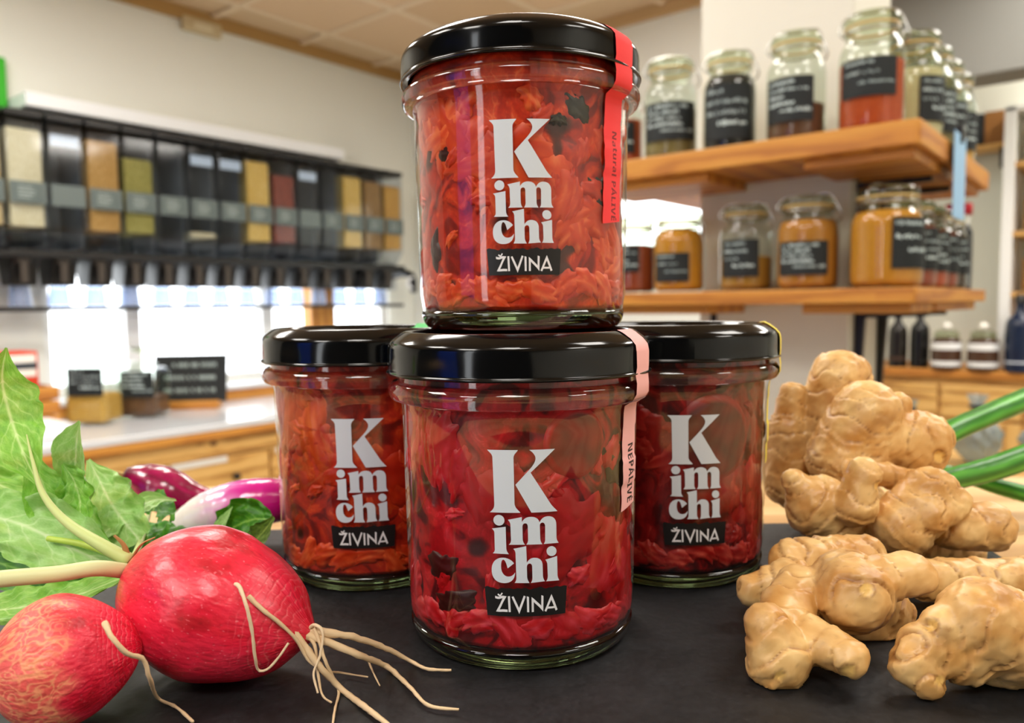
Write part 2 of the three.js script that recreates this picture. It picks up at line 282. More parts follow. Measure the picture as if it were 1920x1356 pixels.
function plateGeo(turn) {
  const W = 0.0246, y0 = 0.0176, y1 = 0.0259, nx = 60, ny = 10, g = new THREE.PlaneGeometry(W, y1 - y0, nx, ny), p = g.attributes.position;
  for (let i = 0; i < p.count; i++) {
    const u = p.getX(i) / W + 0.5, v = p.getY(i) / (y1 - y0) + 0.5;
    const x = (u - 0.5) * lerp(W * 0.952, W, v) + (1 - v) * 0.0001, torn = 0.00028 * Math.sin(u * 31) * (0.6 + 0.5 * Math.sin(u * 11 + 1)) + 0.00012 * Math.sin(u * 67);
    p.setXY(i, x, lerp(y0, y1 + torn, v));
  }
  return wrapOnJar(g, 0.00012, turn);
}
function canvasTexture(w, h, draw) { const c = document.createElement('canvas'); c.width = w; c.height = h; const g = c.getContext('2d'); draw(g, w, h); const t = new THREE.CanvasTexture(c); t.colorSpace = THREE.SRGBColorSpace; return t; }
const plateMap = canvasTexture(1024, 352, (g, w, h) => {
  g.fillStyle = '#0b0b0c'; g.fillRect(0, 0, w, h);
  g.setTransform(w / 1006, 0, 0, h / 302, -54 * w / 1006, -962 * h / 302);
  g.strokeStyle = '#e4e4e6'; g.lineWidth = 27; g.lineJoin = 'miter'; g.miterLimit = 10; g.lineCap = 'butt';
  const L = (...p) => { g.beginPath(); for (let i = 0; i < p.length; i += 2) i ? g.lineTo(p[i], p[i + 1]) : g.moveTo(p[i], p[i + 1]); g.stroke(); };
  L(175, 1060, 292, 1060, 196, 1204, 320, 1204);                         // Z
  g.lineWidth = 17; L(212, 1018, 240, 1042, 268, 1018); g.lineWidth = 27;   // caron
  L(345, 1048, 345, 1218); L(390, 1048, 464, 1206, 538, 1048);            // I V
  L(576, 1048, 576, 1218); L(634, 1218, 634, 1080, 754, 1190, 754, 1050); // I N
  L(794, 1218, 867, 1066, 940, 1218); g.lineWidth = 22; L(812, 1182, 922, 1182); // A
});
const PLATE = std(0xffffff, 0.45, { map: plateMap, side: THREE.DoubleSide });
const LETTER = std(0xcdd6de, 0.55, { side: THREE.DoubleSide });
const LID_BLACK = phys({ color: 0x050607, roughness: 0.12, specularIntensity: 0.85 });

// paper seal: a ribbon from the lid's top over rim and collar, down the wall
function sealGeo(deg, yEnd, back = 0.02) {
  const raw = [[-back, 0.0968], [-0.012, 0.0968], [0.01, 0.0968], [0.028, 0.0968], [0.0338, 0.0974], [0.0352, 0.0989], [0.0370, 0.0991], [0.0388, 0.0982], [0.0412, 0.0964], [0.0427, 0.0946], [0.0431, 0.0925], [0.0431, 0.088], [0.0428, 0.0855], [0.0431, 0.083], [0.0430, 0.0798], [0.0418, 0.0778], [0.0392, 0.0762], [0.0389, 0.074], [0.0388, 0.070]];
  const n = 24; for (let i = 1; i <= n; i++) raw.push([0, lerp(0.07, yEnd, i / n)]);
  const pts = raw.map(([r, y], i) => [i >= 19 ? WALL_R(y) + 0.0003 + (Math.abs(y - 0.056) < 0.004 ? 0.0004 : 0) : r, y]), len = [0];
  for (let i = 1; i < pts.length; i++) len.push(len[i - 1] + Math.hypot(pts[i][0] - pts[i - 1][0], pts[i][1] - pts[i - 1][1]));
  const a = rad(deg), d = [Math.sin(a), Math.cos(a)], q = [Math.cos(a), -Math.sin(a)], hw = 0.0054, M = 6, pos = [], uv = [], idx = [];
  pts.forEach(([r, y], i) => {
    for (let j = 0; j <= M; j++) {
      const w = (j / M * 2 - 1) * hw * (1 + 0.03 * Math.sin(y * 900)) * (y > 0.096 ? 1 : 1); let x = d[0] * r + q[0] * w, z = d[1] * r + q[1] * w;
      if (r > 0.03) { const k = r / Math.hypot(x, z); x *= k; z *= k; }
      const slant = i === pts.length - 1 ? (j / M) * 0.0014 : 0;
      pos.push(x, y + slant + 0.00005, z); uv.push(j / M, len[i] / len.at(-1));
      if (i && j < M) { const b = i * (M + 1) + j; idx.push(b - M - 1, b, b - M, b - M, b, b + 1); }
    }
  });
  const g = new THREE.BufferGeometry(); g.setAttribute('position', new THREE.Float32BufferAttribute(pos, 3)); g.setAttribute('uv', new THREE.Float32BufferAttribute(uv, 2)); g.setIndex(idx); g.computeVertexNormals();
  g.userData = { length: len.at(-1) }; return g;
}
function sealMat(color, ink, text, y0, y1, yEnd, size) {
  const m = std(0xffffff, 0.75, { side: THREE.DoubleSide });
  const L = sealGeo(0, yEnd).userData.length;
  m.map = canvasTexture(160, 2048, (g, w, h) => {
    g.fillStyle = color; g.fillRect(0, 0, w, h);
    if (!text) return;
    // canvas top is v = 1, the end of the ribbon: letters read downwards along the wall
    const v0 = 1 - (y0 - yEnd) / L, v1 = 1 - (y1 - yEnd) / L;
    g.fillStyle = ink; g.font = `bold ${size}px sans-serif`; g.textAlign = 'center'; g.textBaseline = 'middle';
    const len = (v1 - v0) * h, k = len / g.measureText(text).width;
    g.translate(w * 0.56, h - (v0 + v1) / 2 * h); g.rotate(-Math.PI / 2); g.scale(k, -1); g.fillText(text, 0, 0);
  });
  return m;
}

// glass parts shared by the four jars
const glassGeo = lathe([[0.0362, 0.0058], ...[0.012, 0.02, 0.03, 0.04, 0.05, 0.06, 0.07, 0.074].map((y) => [WALL_R(y), y]), [0.0387, 0.0762], [0.0392, 0.078], [0.0396, 0.083], [0.0392, 0.0875], [0.0388, 0.095]], 96);
const collarGeo = lathe(smoothPts([[0.0386, 0.0772], [0.0402, 0.0772], [0.0418, 0.0778], [0.0425, 0.0794], [0.0426, 0.0812], [0.0416, 0.0828], [0.0404, 0.0834], [0.0390, 0.0836]], 26).concat([[0.0384, 0.0836], [0.0384, 0.0772], [0.0386, 0.0772]]), 96);
const baseGeo = lathe([[0, 0.0012], [0.029, 0.0010], [0.0315, 0.0003], [0.0332, 0], [0.0348, 0.0006], [0.0360, 0.0022], [0.0368, 0.0046], [0.0366, 0.0062], [0.034, 0.0066], [0, 0.0062]], 96);
const lidGeo = (() => {
  const g = lathe(smoothPts([[0, 0.0966], [0.02, 0.0966], [0.0322, 0.0967], [0.0338, 0.0974], [0.0352, 0.0986], [0.0370, 0.0988], [0.0386, 0.0980], [0.0402, 0.0969], [0.0416, 0.0957], [0.0423, 0.0944], [0.0425, 0.0925], [0.0425, 0.0885], [0.0426, 0.0868], [0.0430, 0.0861], [0.0427, 0.0855], [0.0418, 0.0856], [0.0402, 0.0862]], 64), 140);
  const p = g.attributes.position;                                        // the skirt is pressed into shallow facets
  for (let i = 0; i < p.count; i++) { const x = p.getX(i), z = p.getZ(i), y = p.getY(i), a = Math.atan2(x, z), k = 1 + 0.0065 * sstep(0.0955, 0.0885, y) * (Math.abs(Math.sin(a * 6 + 0.4)) - 0.6) * sstep(0.036, 0.042, Math.hypot(x, z)); p.setXYZ(i, x * k, y, z * k); }
  g.computeVertexNormals(); return g;
})();

function kimchiMap(seed, P) {
  const [deep, mid, bright, pale, dark] = P.map(hex3);
  return texture(1024, 512, (u, v, o) => {
    const a = u * Math.PI * 2, X = Math.cos(a), Z = Math.sin(a), Y = v * 2.2;
    const wx = fbm3(X * 1.1 + seed, Y * 1.1, Z * 1.1, 2), wy = fbm3(X * 1.1, Y * 1.1 + seed + 9, Z * 1.1, 2);
    const b = fbm3(X * 1.7 + wx * 1.8, Y * 1.7 + wy * 1.8 + seed, Z * 1.7 + wx, 3);
    const c = fbm3(X * 4 + wx * 4, Y * 4 + wy * 5, Z * 4 + seed * 2, 3), fib = 1 - Math.abs(n3(X * 5 + wx * 7, Y * 3 + wy * 7, Z * 5 + seed));
    const s = fbm3(X * 24, Y * 24 + wx * 5, Z * 24 + seed, 2);
    mix3(mid, deep, sstep(-0.02, 0.42, -b + 0.25 * c), o);
    mix3(o, bright, sstep(0.0, 0.45, b + 0.35 * c) * 0.8, o);
    mix3(o, pale, sstep(0.86, 1.0, fib) * sstep(0.0, 0.4, b + 0.2 * c) * 0.55, o);
    mix3(o, dark, sstep(0.34, 0.5, fbm3(X * 1.5 - seed, Y * 1.7, Z * 1.5 + 4, 2)) * 0.85, o);
    const k = 1 + 0.1 * s; o[0] *= k; o[1] *= k; o[2] *= k;
  });
}
function kimchiMass(seed) {
  const pts = [[0.001, 0.0064]]; for (const r of [0.012, 0.024, 0.032]) pts.push([r, 0.0064]);
  for (let i = 0; i <= 60; i++) { const y = lerp(0.0068, 0.0868, i / 60); pts.push([y > 0.0768 ? 0.0389 : WALL_R(Math.min(y, 0.076)) - 0.0013, y]); }
  for (const r of [0.036, 0.03, 0.02, 0.01, 0.001]) pts.push([r, 0.0880]);
  const g = new THREE.LatheGeometry(pts.map((p) => V2(...p)), 160), p = g.attributes.position, uv = g.attributes.uv;
  for (let i = 0; i < p.count; i++) {
    const x = p.getX(i), y = p.getY(i), z = p.getZ(i), r = Math.hypot(x, z);
    uv.setXY(i, (Math.atan2(x, z) / (Math.PI * 2) + 1) % 1, clamp(y / 0.088));
    if (r > 0.033 && y > 0.0068 && y < 0.0768) { const k = 1 - (0.03 * sstep(-0.3, 0.6, fbm3(x * 60 + seed, y * 60, z * 60, 2)) + 0.006 * Math.abs(n3(x * 200, y * 90, z * 200 + seed))); p.setXYZ(i, x * k, y, z * k); }
    if (y > 0.0875) p.setY(i, 0.0885 + 0.0025 * fbm3(x * 90, seed, z * 90, 3));
  }
  // keep the seam whole: the last column takes u = 1
  const rows = pts.length; for (let j = 0; j < rows; j++) { uv.setX(j, 0); uv.setX(160 * rows + j, 1); }
  g.computeVertexNormals(); return g;
}
// one torn piece of leaf pressed against the glass
function shred(seed, th, y, w, h, rot, depth, P, tone) {
  const nu = 18, nv = 13, pos = [], c = [], idx = [], A = hex3(P[1]).map((x) => x ** 2.2), B = hex3(P[2]).map((x) => x ** 2.2), C = hex3(P[3]).map((x) => x ** 2.2), o = [0, 0, 0];
  for (let i = 0; i <= nu; i++) for (let j = 0; j <= nv; j++) {
    let a = i / nu * 2 - 1, b = j / nv * 2 - 1;
    const e = Math.max(Math.abs(a), Math.abs(b)), an = Math.atan2(b, a), k = 1 + 0.3 * n2(Math.cos(an) * 1.2 + seed, Math.sin(an) * 1.2) + 0.04 * n2(Math.cos(an) * 4 + seed, Math.sin(an) * 4);
    const len = Math.hypot(a, b) || 1; const rr = e / len; const ca = a * lerp(1, rr, 0.75) * k, cb = b * lerp(1, rr, 0.75) * k;
    const bx = ca * w / 2, by = cb * h / 2 + 0.12 * h * Math.sin(ca * 2 + seed);
    const du = bx * Math.cos(rot) - by * Math.sin(rot), yy = clamp(y + bx * Math.sin(rot) + by * Math.cos(rot), 0.0075, 0.0825);
    const dd = 0.00035 + depth + 0.0014 * e ** 5 + 0.00018 * (1 + n2(ca * 1.6 + seed, cb * 1.6)) + 0.00006 * Math.sin(cb * 7 + 3 * ca + seed);
    const r = WALL_R(Math.min(yy, 0.076)) - dd, t = th + du / 0.038;
    pos.push(r * Math.sin(t), yy, r * Math.cos(t));
    const v = 0.5 + 0.35 * n2(cb * 1.7 + seed * 2, ca * 0.8) + 0.13 * n2(cb * 5 + seed, ca * 1.5), rib = sstep(0.55, 1, 1 - Math.abs(cb * 1.6 + 0.4 * Math.sin(ca * 2 + seed)));
    const edge = sstep(0.7, 1, e); mix3(A, B, clamp(v + tone), o); mix3(o, C, clamp(0.6 * sstep(0.6, 1.05, v + tone * 0.5) + (0.3 * rib + 0.07 * edge) * clamp(tone + 0.35)), o); c.push(...o);
    if (i && j) { const q = i * (nv + 1) + j; idx.push(q - nv - 2, q - 1, q - nv - 1, q - nv - 1, q - 1, q); }
  }
  const g = new THREE.BufferGeometry(); g.setAttribute('position', new THREE.Float32BufferAttribute(pos, 3)); g.setAttribute('color', new THREE.Float32BufferAttribute(c, 3)); g.setIndex(idx); g.computeVertexNormals(); return g;
}
const WET = phys({ color: 0xffffff, roughness: 0.4, vertexColors: true, side: THREE.DoubleSide, specularIntensity: 0.7 });
function disc(seed, th, y, R, P) {                                           // a radish slice with a paler rim
  const r2 = new THREE.RingGeometry(0.0001, R, 48, 10).translate(0, 0, 0.00062);
  const p = r2.attributes.position, c = [], A = hex3(P[0]).map((x) => x ** 2.2), M = hex3(P[1]).map((x) => x ** 2.2), B = hex3(P[2]).map((x) => x ** 2.2), o = [0, 0, 0];
  for (let i = 0; i < p.count; i++) {
    const x = p.getX(i), yy = p.getY(i), k = Math.hypot(x, yy) / R; mix3(A, M, clamp(0.35 + 0.3 * n2(x * 120 + 5, yy * 120)), o); mix3(o, B, sstep(0.80, 0.93, k) * 0.75, o); c.push(...o);
    const r = WALL_R(Math.min(y + yy, 0.076)) - 0.00032 - (k > 0.97 ? 0.0012 : 0), t = th + x / 0.038; p.setXYZ(i, r * Math.sin(t), clamp(y + yy, 0.0075, 0.0825), r * Math.cos(t));
  }
  r2.deleteAttribute('uv'); r2.setAttribute('color', new THREE.Float32BufferAttribute(c, 3)); r2.computeVertexNormals(); return r2;
}
function kimchiJar({ label, X, Y = 0, Zf, turn, P, seed, seal, sealDeg, sealEnd = 0.0437, sealBack, extra = [], light = 0 }) {
  const g = thing('kimchi_jar', label, 'jar', F(X, Y, Zf), YAW);
  part('kimchi', kimchiMass(seed), phys({ color: 0xffffff, map: kimchiMap(seed, P), roughness: 0.45, specularIntensity: 0.6 }), g);
  const R = rngOf(seed * 7 + 1), small = [];
  for (let k = 0; k < 62; k++) {
    const big = k < 26, th = big ? ((k * 0.618) % 1 * 2 - 1) * 1.5 : (R() * 2 - 1) * 2.9, y = big ? 0.012 + 0.064 * ((k * 0.382 + R() * 0.15) % 1) : 0.009 + 0.071 * R(), w = big ? 0.016 + 0.014 * R() : 0.007 + 0.008 * R(), h = w * (0.4 + 0.45 * R());
    const geo = shred(seed * 31 + k, th, y, w, h, R() * 3.1, (k % 13) * 0.00005, P, (R() - 0.5) * 0.8 + light);
    if (big) part('cabbage_piece', geo, WET, g); else small.push(geo);
  }
  for (let k = 0; k < 13; k++) { const th = (k / 13 * 2 - 1) * 1.6; small.push(shred(seed * 91 + k, th, 0.0115 + 0.003 * R(), 0.011 + 0.006 * R(), 0.007 + 0.003 * R(), (R() - 0.5) * 1.6, 0.00005 * (k % 5), P, 0.05 + 0.35 * R())); }
  part('cabbage_shreds', mergeGeometries(small), WET, g).userData.kind = 'stuff';
  for (const e of extra) e(g, P);
  part('glass_wall', glassGeo, JAR_GLASS, g);
  part('glass_collar', collarGeo, SOLID_GLASS, g);
  part('glass_base', baseGeo, BASE_GLASS, g);
  part('lid', lidGeo, LID_BLACK, g);
  const t = rad(turn), plate = part('label_plate', plateGeo(t), PLATE, g);
  part('lettering', lettering(t), LETTER, g, 'white serif lettering');
  const sg = sealGeo(sealDeg, sealEnd, sealBack); sg.userData = {}; part('paper_seal', sg, seal, g);
  return g;
}
const greenBit = (th, y, w, h, rot, seed) => (g) => part('green_leaf_piece', shred(seed, th, y, w, h, rot, 0.0001, [0, 0x100c06, 0x2c2a12, 0x4a4420], 0), WET, g);
const darkBit = (th, y, w, h, rot, seed) => (g) => part('dark_leaf_piece', shred(seed, th, y, w, h, rot, 0.00045, [0, 0x280806, 0x3c0e0a, 0x501a10], 0), WET, g);
const slice = (th, y, R) => (g, P) => part('radish_slice', disc(1, th, y, R, P), WET, g);
const SEAL_PINK = sealMat('#eeb2b0', '#1c0c0a', 'NEPÁLIVÉ', 0.0645, 0.0455, 0.0437, 88);
const SEAL_RED = sealMat('#f23a3e', '#7c1c22', 'Natural PÁLIVÉ', 0.0655, 0.0355, 0.0345, 58);
const SEAL_GREEN = sealMat('#5fc474', '#000', '', 0, 0, 0.0437, 10), SEAL_YELLOW = sealMat('#e8d64a', '#000', '', 0, 0, 0.0437, 10);
kimchiJar({ label: 'front jar of crimson kimchi with a pink paper seal and a white Kimchi label', X: 0.0022, Zf: 0.2537, turn: 1.6, seed: 3, P: [0x4c0006, 0x98060f, 0xb80f1a, 0xd44a5c, 0x260408], seal: SEAL_PINK, sealDeg: 61, light: 0.05,
  extra: [slice(0.45, 0.067, 0.0105), greenBit(0.92, 0.059, 0.012, 0.017, 0.3, 4), darkBit(-0.72, 0.030, 0.017, 0.009, 0.1, 5), darkBit(-0.6, 0.0195, 0.019, 0.008, 0, 6)] });
kimchiJar({ label: 'top jar of orange-red kimchi with a red paper seal, standing on the front jar', X: 0.0042, Y: 0.0988, Zf: 0.285, turn: 0, seed: 8, P: [0x7c1206, 0xb4280a, 0xd8481c, 0xe6804c, 0x35180e], seal: SEAL_RED, sealDeg: 52, sealEnd: 0.0345, light: 0.03,
  extra: [darkBit(-0.72, 0.058, 0.02, 0.009, -0.1, 14), greenBit(0.32, 0.0665, 0.006, 0.004, 0.2, 15), greenBit(0.52, 0.071, 0.009, 0.01, 0.4, 16), greenBit(0.8, 0.045, 0.009, 0.012, 0.4, 17), darkBit(-1.0, 0.028, 0.006, 0.014, 0.1, 18)] });
kimchiJar({ label: 'back jar of orange kimchi with a green paper seal, beside the radishes', X: -0.0585, Zf: 0.318, turn: 4, seed: 15, P: [0x6a0e06, 0xa4200a, 0xc83c12, 0xdc6c3c, 0x2c0c06], seal: SEAL_GREEN, sealDeg: 145, sealBack: 0.005, light: 0.0 });
kimchiJar({ label: 'back jar of dark red kimchi with a yellow paper seal, beside the ginger', X: 0.065, Zf: 0.317, turn: 3, seed: 23, P: [0x3a0406, 0x780a0c, 0xa01a18, 0xc85848, 0x1c0404], seal: SEAL_YELLOW, sealDeg: 70, light: -0.05,
  extra: [slice(0.25, 0.057, 0.0165)] });
// ---------------------------------------------------------------- ginger: lobes joined smoothly, meshed by surface nets
function surfaceNets(sdf, lo, hi, cell) {
  const n = [0, 1, 2].map((k) => Math.ceil((hi[k] - lo[k]) / cell) + 1), N = n[0] * n[1] * n[2], f = new Float32Array(N), id = (i, j, k) => (k * n[1] + j) * n[0] + i;
  for (let k = 0; k < n[2]; k++) for (let j = 0; j < n[1]; j++) for (let i = 0; i < n[0]; i++) f[id(i, j, k)] = sdf(lo[0] + i * cell, lo[1] + j * cell, lo[2] + k * cell);
  const vid = new Int32Array(N).fill(-1), pos = [], idx = [];
  for (let k = 0; k < n[2] - 1; k++) for (let j = 0; j < n[1] - 1; j++) for (let i = 0; i < n[0] - 1; i++) {
    let m = 0, cnt = 0, sx = 0, sy = 0, sz = 0; const c = [];
    for (let q = 0; q < 8; q++) { c.push(f[id(i + (q & 1), j + (q >> 1 & 1), k + (q >> 2))]); if (c[q] < 0) m |= 1 << q; }
    if (m === 0 || m === 255) continue;
    for (let a = 0; a < 8; a++) for (const b of [a | 1, a | 2, a | 4]) if (b !== a && (c[a] < 0) !== (c[b] < 0)) {
      const t = c[a] / (c[a] - c[b]), d = b ^ a; cnt++;
      sx += (a & 1) + (d === 1 ? t : 0); sy += (a >> 1 & 1) + (d === 2 ? t : 0); sz += (a >> 2) + (d === 4 ? t : 0);
    }
    vid[id(i, j, k)] = pos.length / 3; pos.push(lo[0] + (i + sx / cnt) * cell, lo[1] + (j + sy / cnt) * cell, lo[2] + (k + sz / cnt) * cell);
  }
  const quad = (a, b, c, d, flip) => { if (a < 0 || b < 0 || c < 0 || d < 0) return; flip ? idx.push(a, c, b, a, d, c) : idx.push(a, b, c, a, c, d); };
  for (let k = 1; k < n[2] - 1; k++) for (let j = 1; j < n[1] - 1; j++) for (let i = 1; i < n[0] - 1; i++) {
    const s = f[id(i, j, k)] < 0;
    if (s !== f[id(i + 1, j, k)] < 0) quad(vid[id(i, j - 1, k - 1)], vid[id(i, j, k - 1)], vid[id(i, j, k)], vid[id(i, j - 1, k)], !s);
    if (s !== f[id(i, j + 1, k)] < 0) quad(vid[id(i - 1, j, k - 1)], vid[id(i - 1, j, k)], vid[id(i, j, k)], vid[id(i, j, k - 1)], !s);
    if (s !== f[id(i, j, k + 1)] < 0) quad(vid[id(i - 1, j - 1, k)], vid[id(i, j - 1, k)], vid[id(i, j, k)], vid[id(i - 1, j, k)], !s);
  }
  const g = new THREE.BufferGeometry(); g.setAttribute('position', new THREE.Float32BufferAttribute(pos, 3)); g.setIndex(idx); g.computeVertexNormals(); return g;
}
const GINGER = phys({ color: 0xffffff, roughness: 0.38, vertexColors: true, specularIntensity: 0.9 });
// lobes: [px, py, r in px, px2, py2, r2 in px, depth, depth2]; scars: [px, py, depth, r in px]
function ginger(label, lobes, scars, seed, cell = 0.0009) {
  const C = lobes.map(([x, y, r, x2, y2, r2, Z, Z2 = Z], k) => { const a = at(x, y, Z), b = at(x2, y2, Z2), s = 1 / FOCAL; return { a, b, ra: r * Z * s, rb: r2 * Z2 * s, k, ba: b.clone().sub(a), l2: a.distanceToSquared(b) + 1e-12 }; });
  const lo = [1e9, 1e9, 1e9], hi = [-1e9, -1e9, -1e9];
  for (const c of C) for (const [p, r] of [[c.a, c.ra], [c.b, c.rb]]) p.toArray().forEach((v, k) => { lo[k] = Math.min(lo[k], v - r - 0.004); hi[k] = Math.max(hi[k], v + r + 0.004); });
  const cap = (c, x, y, z) => { const px = x - c.a.x, py = y - c.a.y, pz = z - c.a.z; const t = clamp((px * c.ba.x + py * c.ba.y + pz * c.ba.z) / c.l2); return [Math.hypot(px - t * c.ba.x, py - t * c.ba.y, pz - t * c.ba.z) - lerp(c.ra, c.rb, t), t]; };
  const K = 0.0014;
  const sdf = (x, y, z) => {
    let d = 1e9;
    for (const c of C) { const e = cap(c, x, y, z)[0]; const h = clamp(0.5 + 0.5 * (d - e) / K); d = lerp(d, e, h) - K * h * (1 - h); }
    if (Math.abs(d) < 0.004) d += 0.0006 * n3(x * 45 + seed, y * 50, z * 50) + 0.0003 * n3(x * 130, y * 130 + seed, z * 130);
    return Math.max(d, -y + 0.0001);
  };
  const g = surfaceNets(sdf, lo, hi, cell), p = g.attributes.position, nr = g.attributes.normal;
  const S = scars.map(([x, y, Z, r]) => ({ d: ray(x, y), r: r * Z / FOCAL, Z }));
  const base = [0.57, 0.285, 0.075], light = [0.82, 0.56, 0.235], brown = [0.27, 0.10, 0.02], scarC = [0.80, 0.50, 0.14], colr = new Float32Array(p.count * 3), o = [0, 0, 0], shift = new Float32Array(p.count);
  for (let i = 0; i < p.count; i++) {
    const x = p.getX(i), y = p.getY(i), z = p.getZ(i);
    let best = 1e9, t = 0, c = C[0]; for (const q of C) { const [e, tt] = cap(q, x, y, z); if (e < best) { best = e; c = q; t = tt; } }
    // growth rings run round each lobe, along its axis past both ends
    const L = Math.sqrt(c.l2), ax = ((x - c.a.x) * c.ba.x + (y - c.a.y) * c.ba.y + (z - c.a.z) * c.ba.z) / L;
    const ph = ax / (0.0062 + 0.0016 * (c.k % 3)) + 0.5 * n3(x * 60, y * 60, z * 60 + seed) + c.k * 0.37, fr = ph - Math.floor(ph), ring = Math.exp(-((fr - 0.5) ** 2) / 0.0016) * sstep(-0.45, 0.1, n3(x * 45 + 9, y * 45, z * 45));
    const m = fbm3(x * 60 + seed, y * 60, z * 60, 3), fine = n3(x * 420, y * 420, z * 420), up = fr > 0.5 ? 1 : 0;
    mix3(base, light, clamp(0.42 + 0.9 * m + 0.1 * fine), o);
    mix3(o, brown, clamp(0.75 * ring + 0.4 * sstep(0.28, 0.6, fbm3(x * 38 + 30, y * 38, z * 38 + seed, 3)) + 0.14 * (fr - 0.5) + 0.3 * sstep(0.72, 0.9, n3(x * 260 + seed, y * 260, z * 260))), o);
    for (const s of S) { const k = -z / s.d[2], dx = x - s.d[0] * k, dy = y - CAM_H - s.d[1] * k, d = Math.hypot(dx, dy) / s.r; if (-z < s.Z + 0.02 && d < 1.6) { mix3(o, brown, 0.6 * Math.exp(-((d - 1.05) ** 2) / 0.03), o); mix3(o, scarC, 0.9 * sstep(1.0, 0.75, d), o); shift[i] -= 0.0006 * sstep(1.1, 0.6, d); } }
    colr.set(o.map((v) => Math.max(v, 0.01)), 3 * i);
    shift[i] += 0.0007 * (sstep(0.5, 0.62, fr) - fr) * 1.0 - 0.0005 * ring + 0.00012 * fine + 0.0002 * n3(x * 200, y * 200, z * 200 + 5);
  }
  for (let i = 0; i < p.count; i++) if (p.getY(i) > 0.0004) p.setXYZ(i, p.getX(i) + nr.getX(i) * shift[i], Math.max(0.0001, p.getY(i) + nr.getY(i) * shift[i]), p.getZ(i) + nr.getZ(i) * shift[i]);
  g.computeVertexNormals(); g.setAttribute('color', new THREE.BufferAttribute(colr, 3));
  g.computeBoundingBox(); const bb = g.boundingBox, b = V3((bb.min.x + bb.max.x) / 2, Math.max(0, bb.min.y), (bb.min.z + bb.max.z) / 2);
  const t = fgThing('ginger_root', label, 'ginger', b);
  fgPart('rhizome', g, GINGER, t); return t;
}
ginger('knobbly upright ginger root topmost in the pile, leaning beside the back right jar', [
  [1486, 738, 24, 1478, 800, 34, 0.352], [1474, 810, 38, 1484, 900, 54, 0.352], [1576, 712, 56, 1545, 810, 56, 0.350, 0.352], [1625, 775, 62, 1590, 855, 76, 0.326, 0.330], [1684, 756, 24, 1650, 785, 34, 0.328],
  [1660, 820, 54, 1732, 822, 50, 0.327], [1738, 850, 38, 1700, 845, 42, 0.326], [1510, 890, 58, 1600, 960, 64, 0.362], [1600, 960, 66, 1560, 1004, 56, 0.362]], [[1762, 858, 0.322, 12]], 1);
ginger('middle ginger root lying under the topmost one, with a small upright knob', [
  [1490, 900, 22, 1530, 950, 56, 0.30], [1535, 950, 60, 1570, 985, 50, 0.30], [1620, 888, 31, 1605, 950, 40, 0.288], [1745, 925, 52, 1690, 985, 60, 0.29], [1790, 945, 30, 1740, 960, 50, 0.286], [1855, 985, 47, 1790, 990, 45, 0.292], [1600, 985, 50, 1700, 1000, 55, 0.305], [1600, 880, 24, 1730, 905, 24, 0.31], [1560, 1000, 50, 1640, 1040, 50, 0.31], [1700, 1000, 55, 1800, 1030, 45, 0.31]], [[1648, 912, 0.285, 9]], 2);
ginger('large front ginger root with a round middle knob and blunt fingers reaching to the slate', [
  [1480, 1050, 40, 1620, 1045, 42, 0.262, 0.262], [1602, 1114, 74, 1590, 1100, 70, 0.226, 0.235], [1716, 1078, 42, 1650, 1085, 45, 0.226], [1410, 1110, 30, 1480, 1095, 50, 0.25], [1440, 1180, 48, 1456, 1232, 62, 0.215, 0.213], [1455, 1250, 52, 1470, 1265, 36, 0.212], [1510, 1195, 44, 1592, 1232, 38, 0.218, 0.206], [1500, 1110, 52, 1460, 1180, 50, 0.236, 0.222],
  [1740, 1088, 42, 1940, 1088, 44, 0.262], [1620, 1110, 60, 1660, 1150, 50, 0.245], [1600, 1160, 60, 1640, 1180, 50, 0.245]], [[1626, 1106, 0.214, 15], [1590, 1262, 0.205, 17], [1462, 1268, 0.208, 11]], 3);
ginger('broad pale ginger root at the front corner of the slate, with a low side knob', [
  [1840, 1165, 80, 1910, 1195, 85, 0.206], [1775, 1180, 50, 1830, 1190, 70, 0.206], [1712, 1245, 46, 1735, 1270, 40, 0.204, 0.202], [1730, 1215, 48, 1800, 1225, 60, 0.206], [1960, 1200, 80, 1900, 1230, 60, 0.21], [1860, 1230, 60, 1880, 1215, 60, 0.212]], [[1746, 1172, 0.2, 13], [1765, 1278, 0.2, 12]], 4);

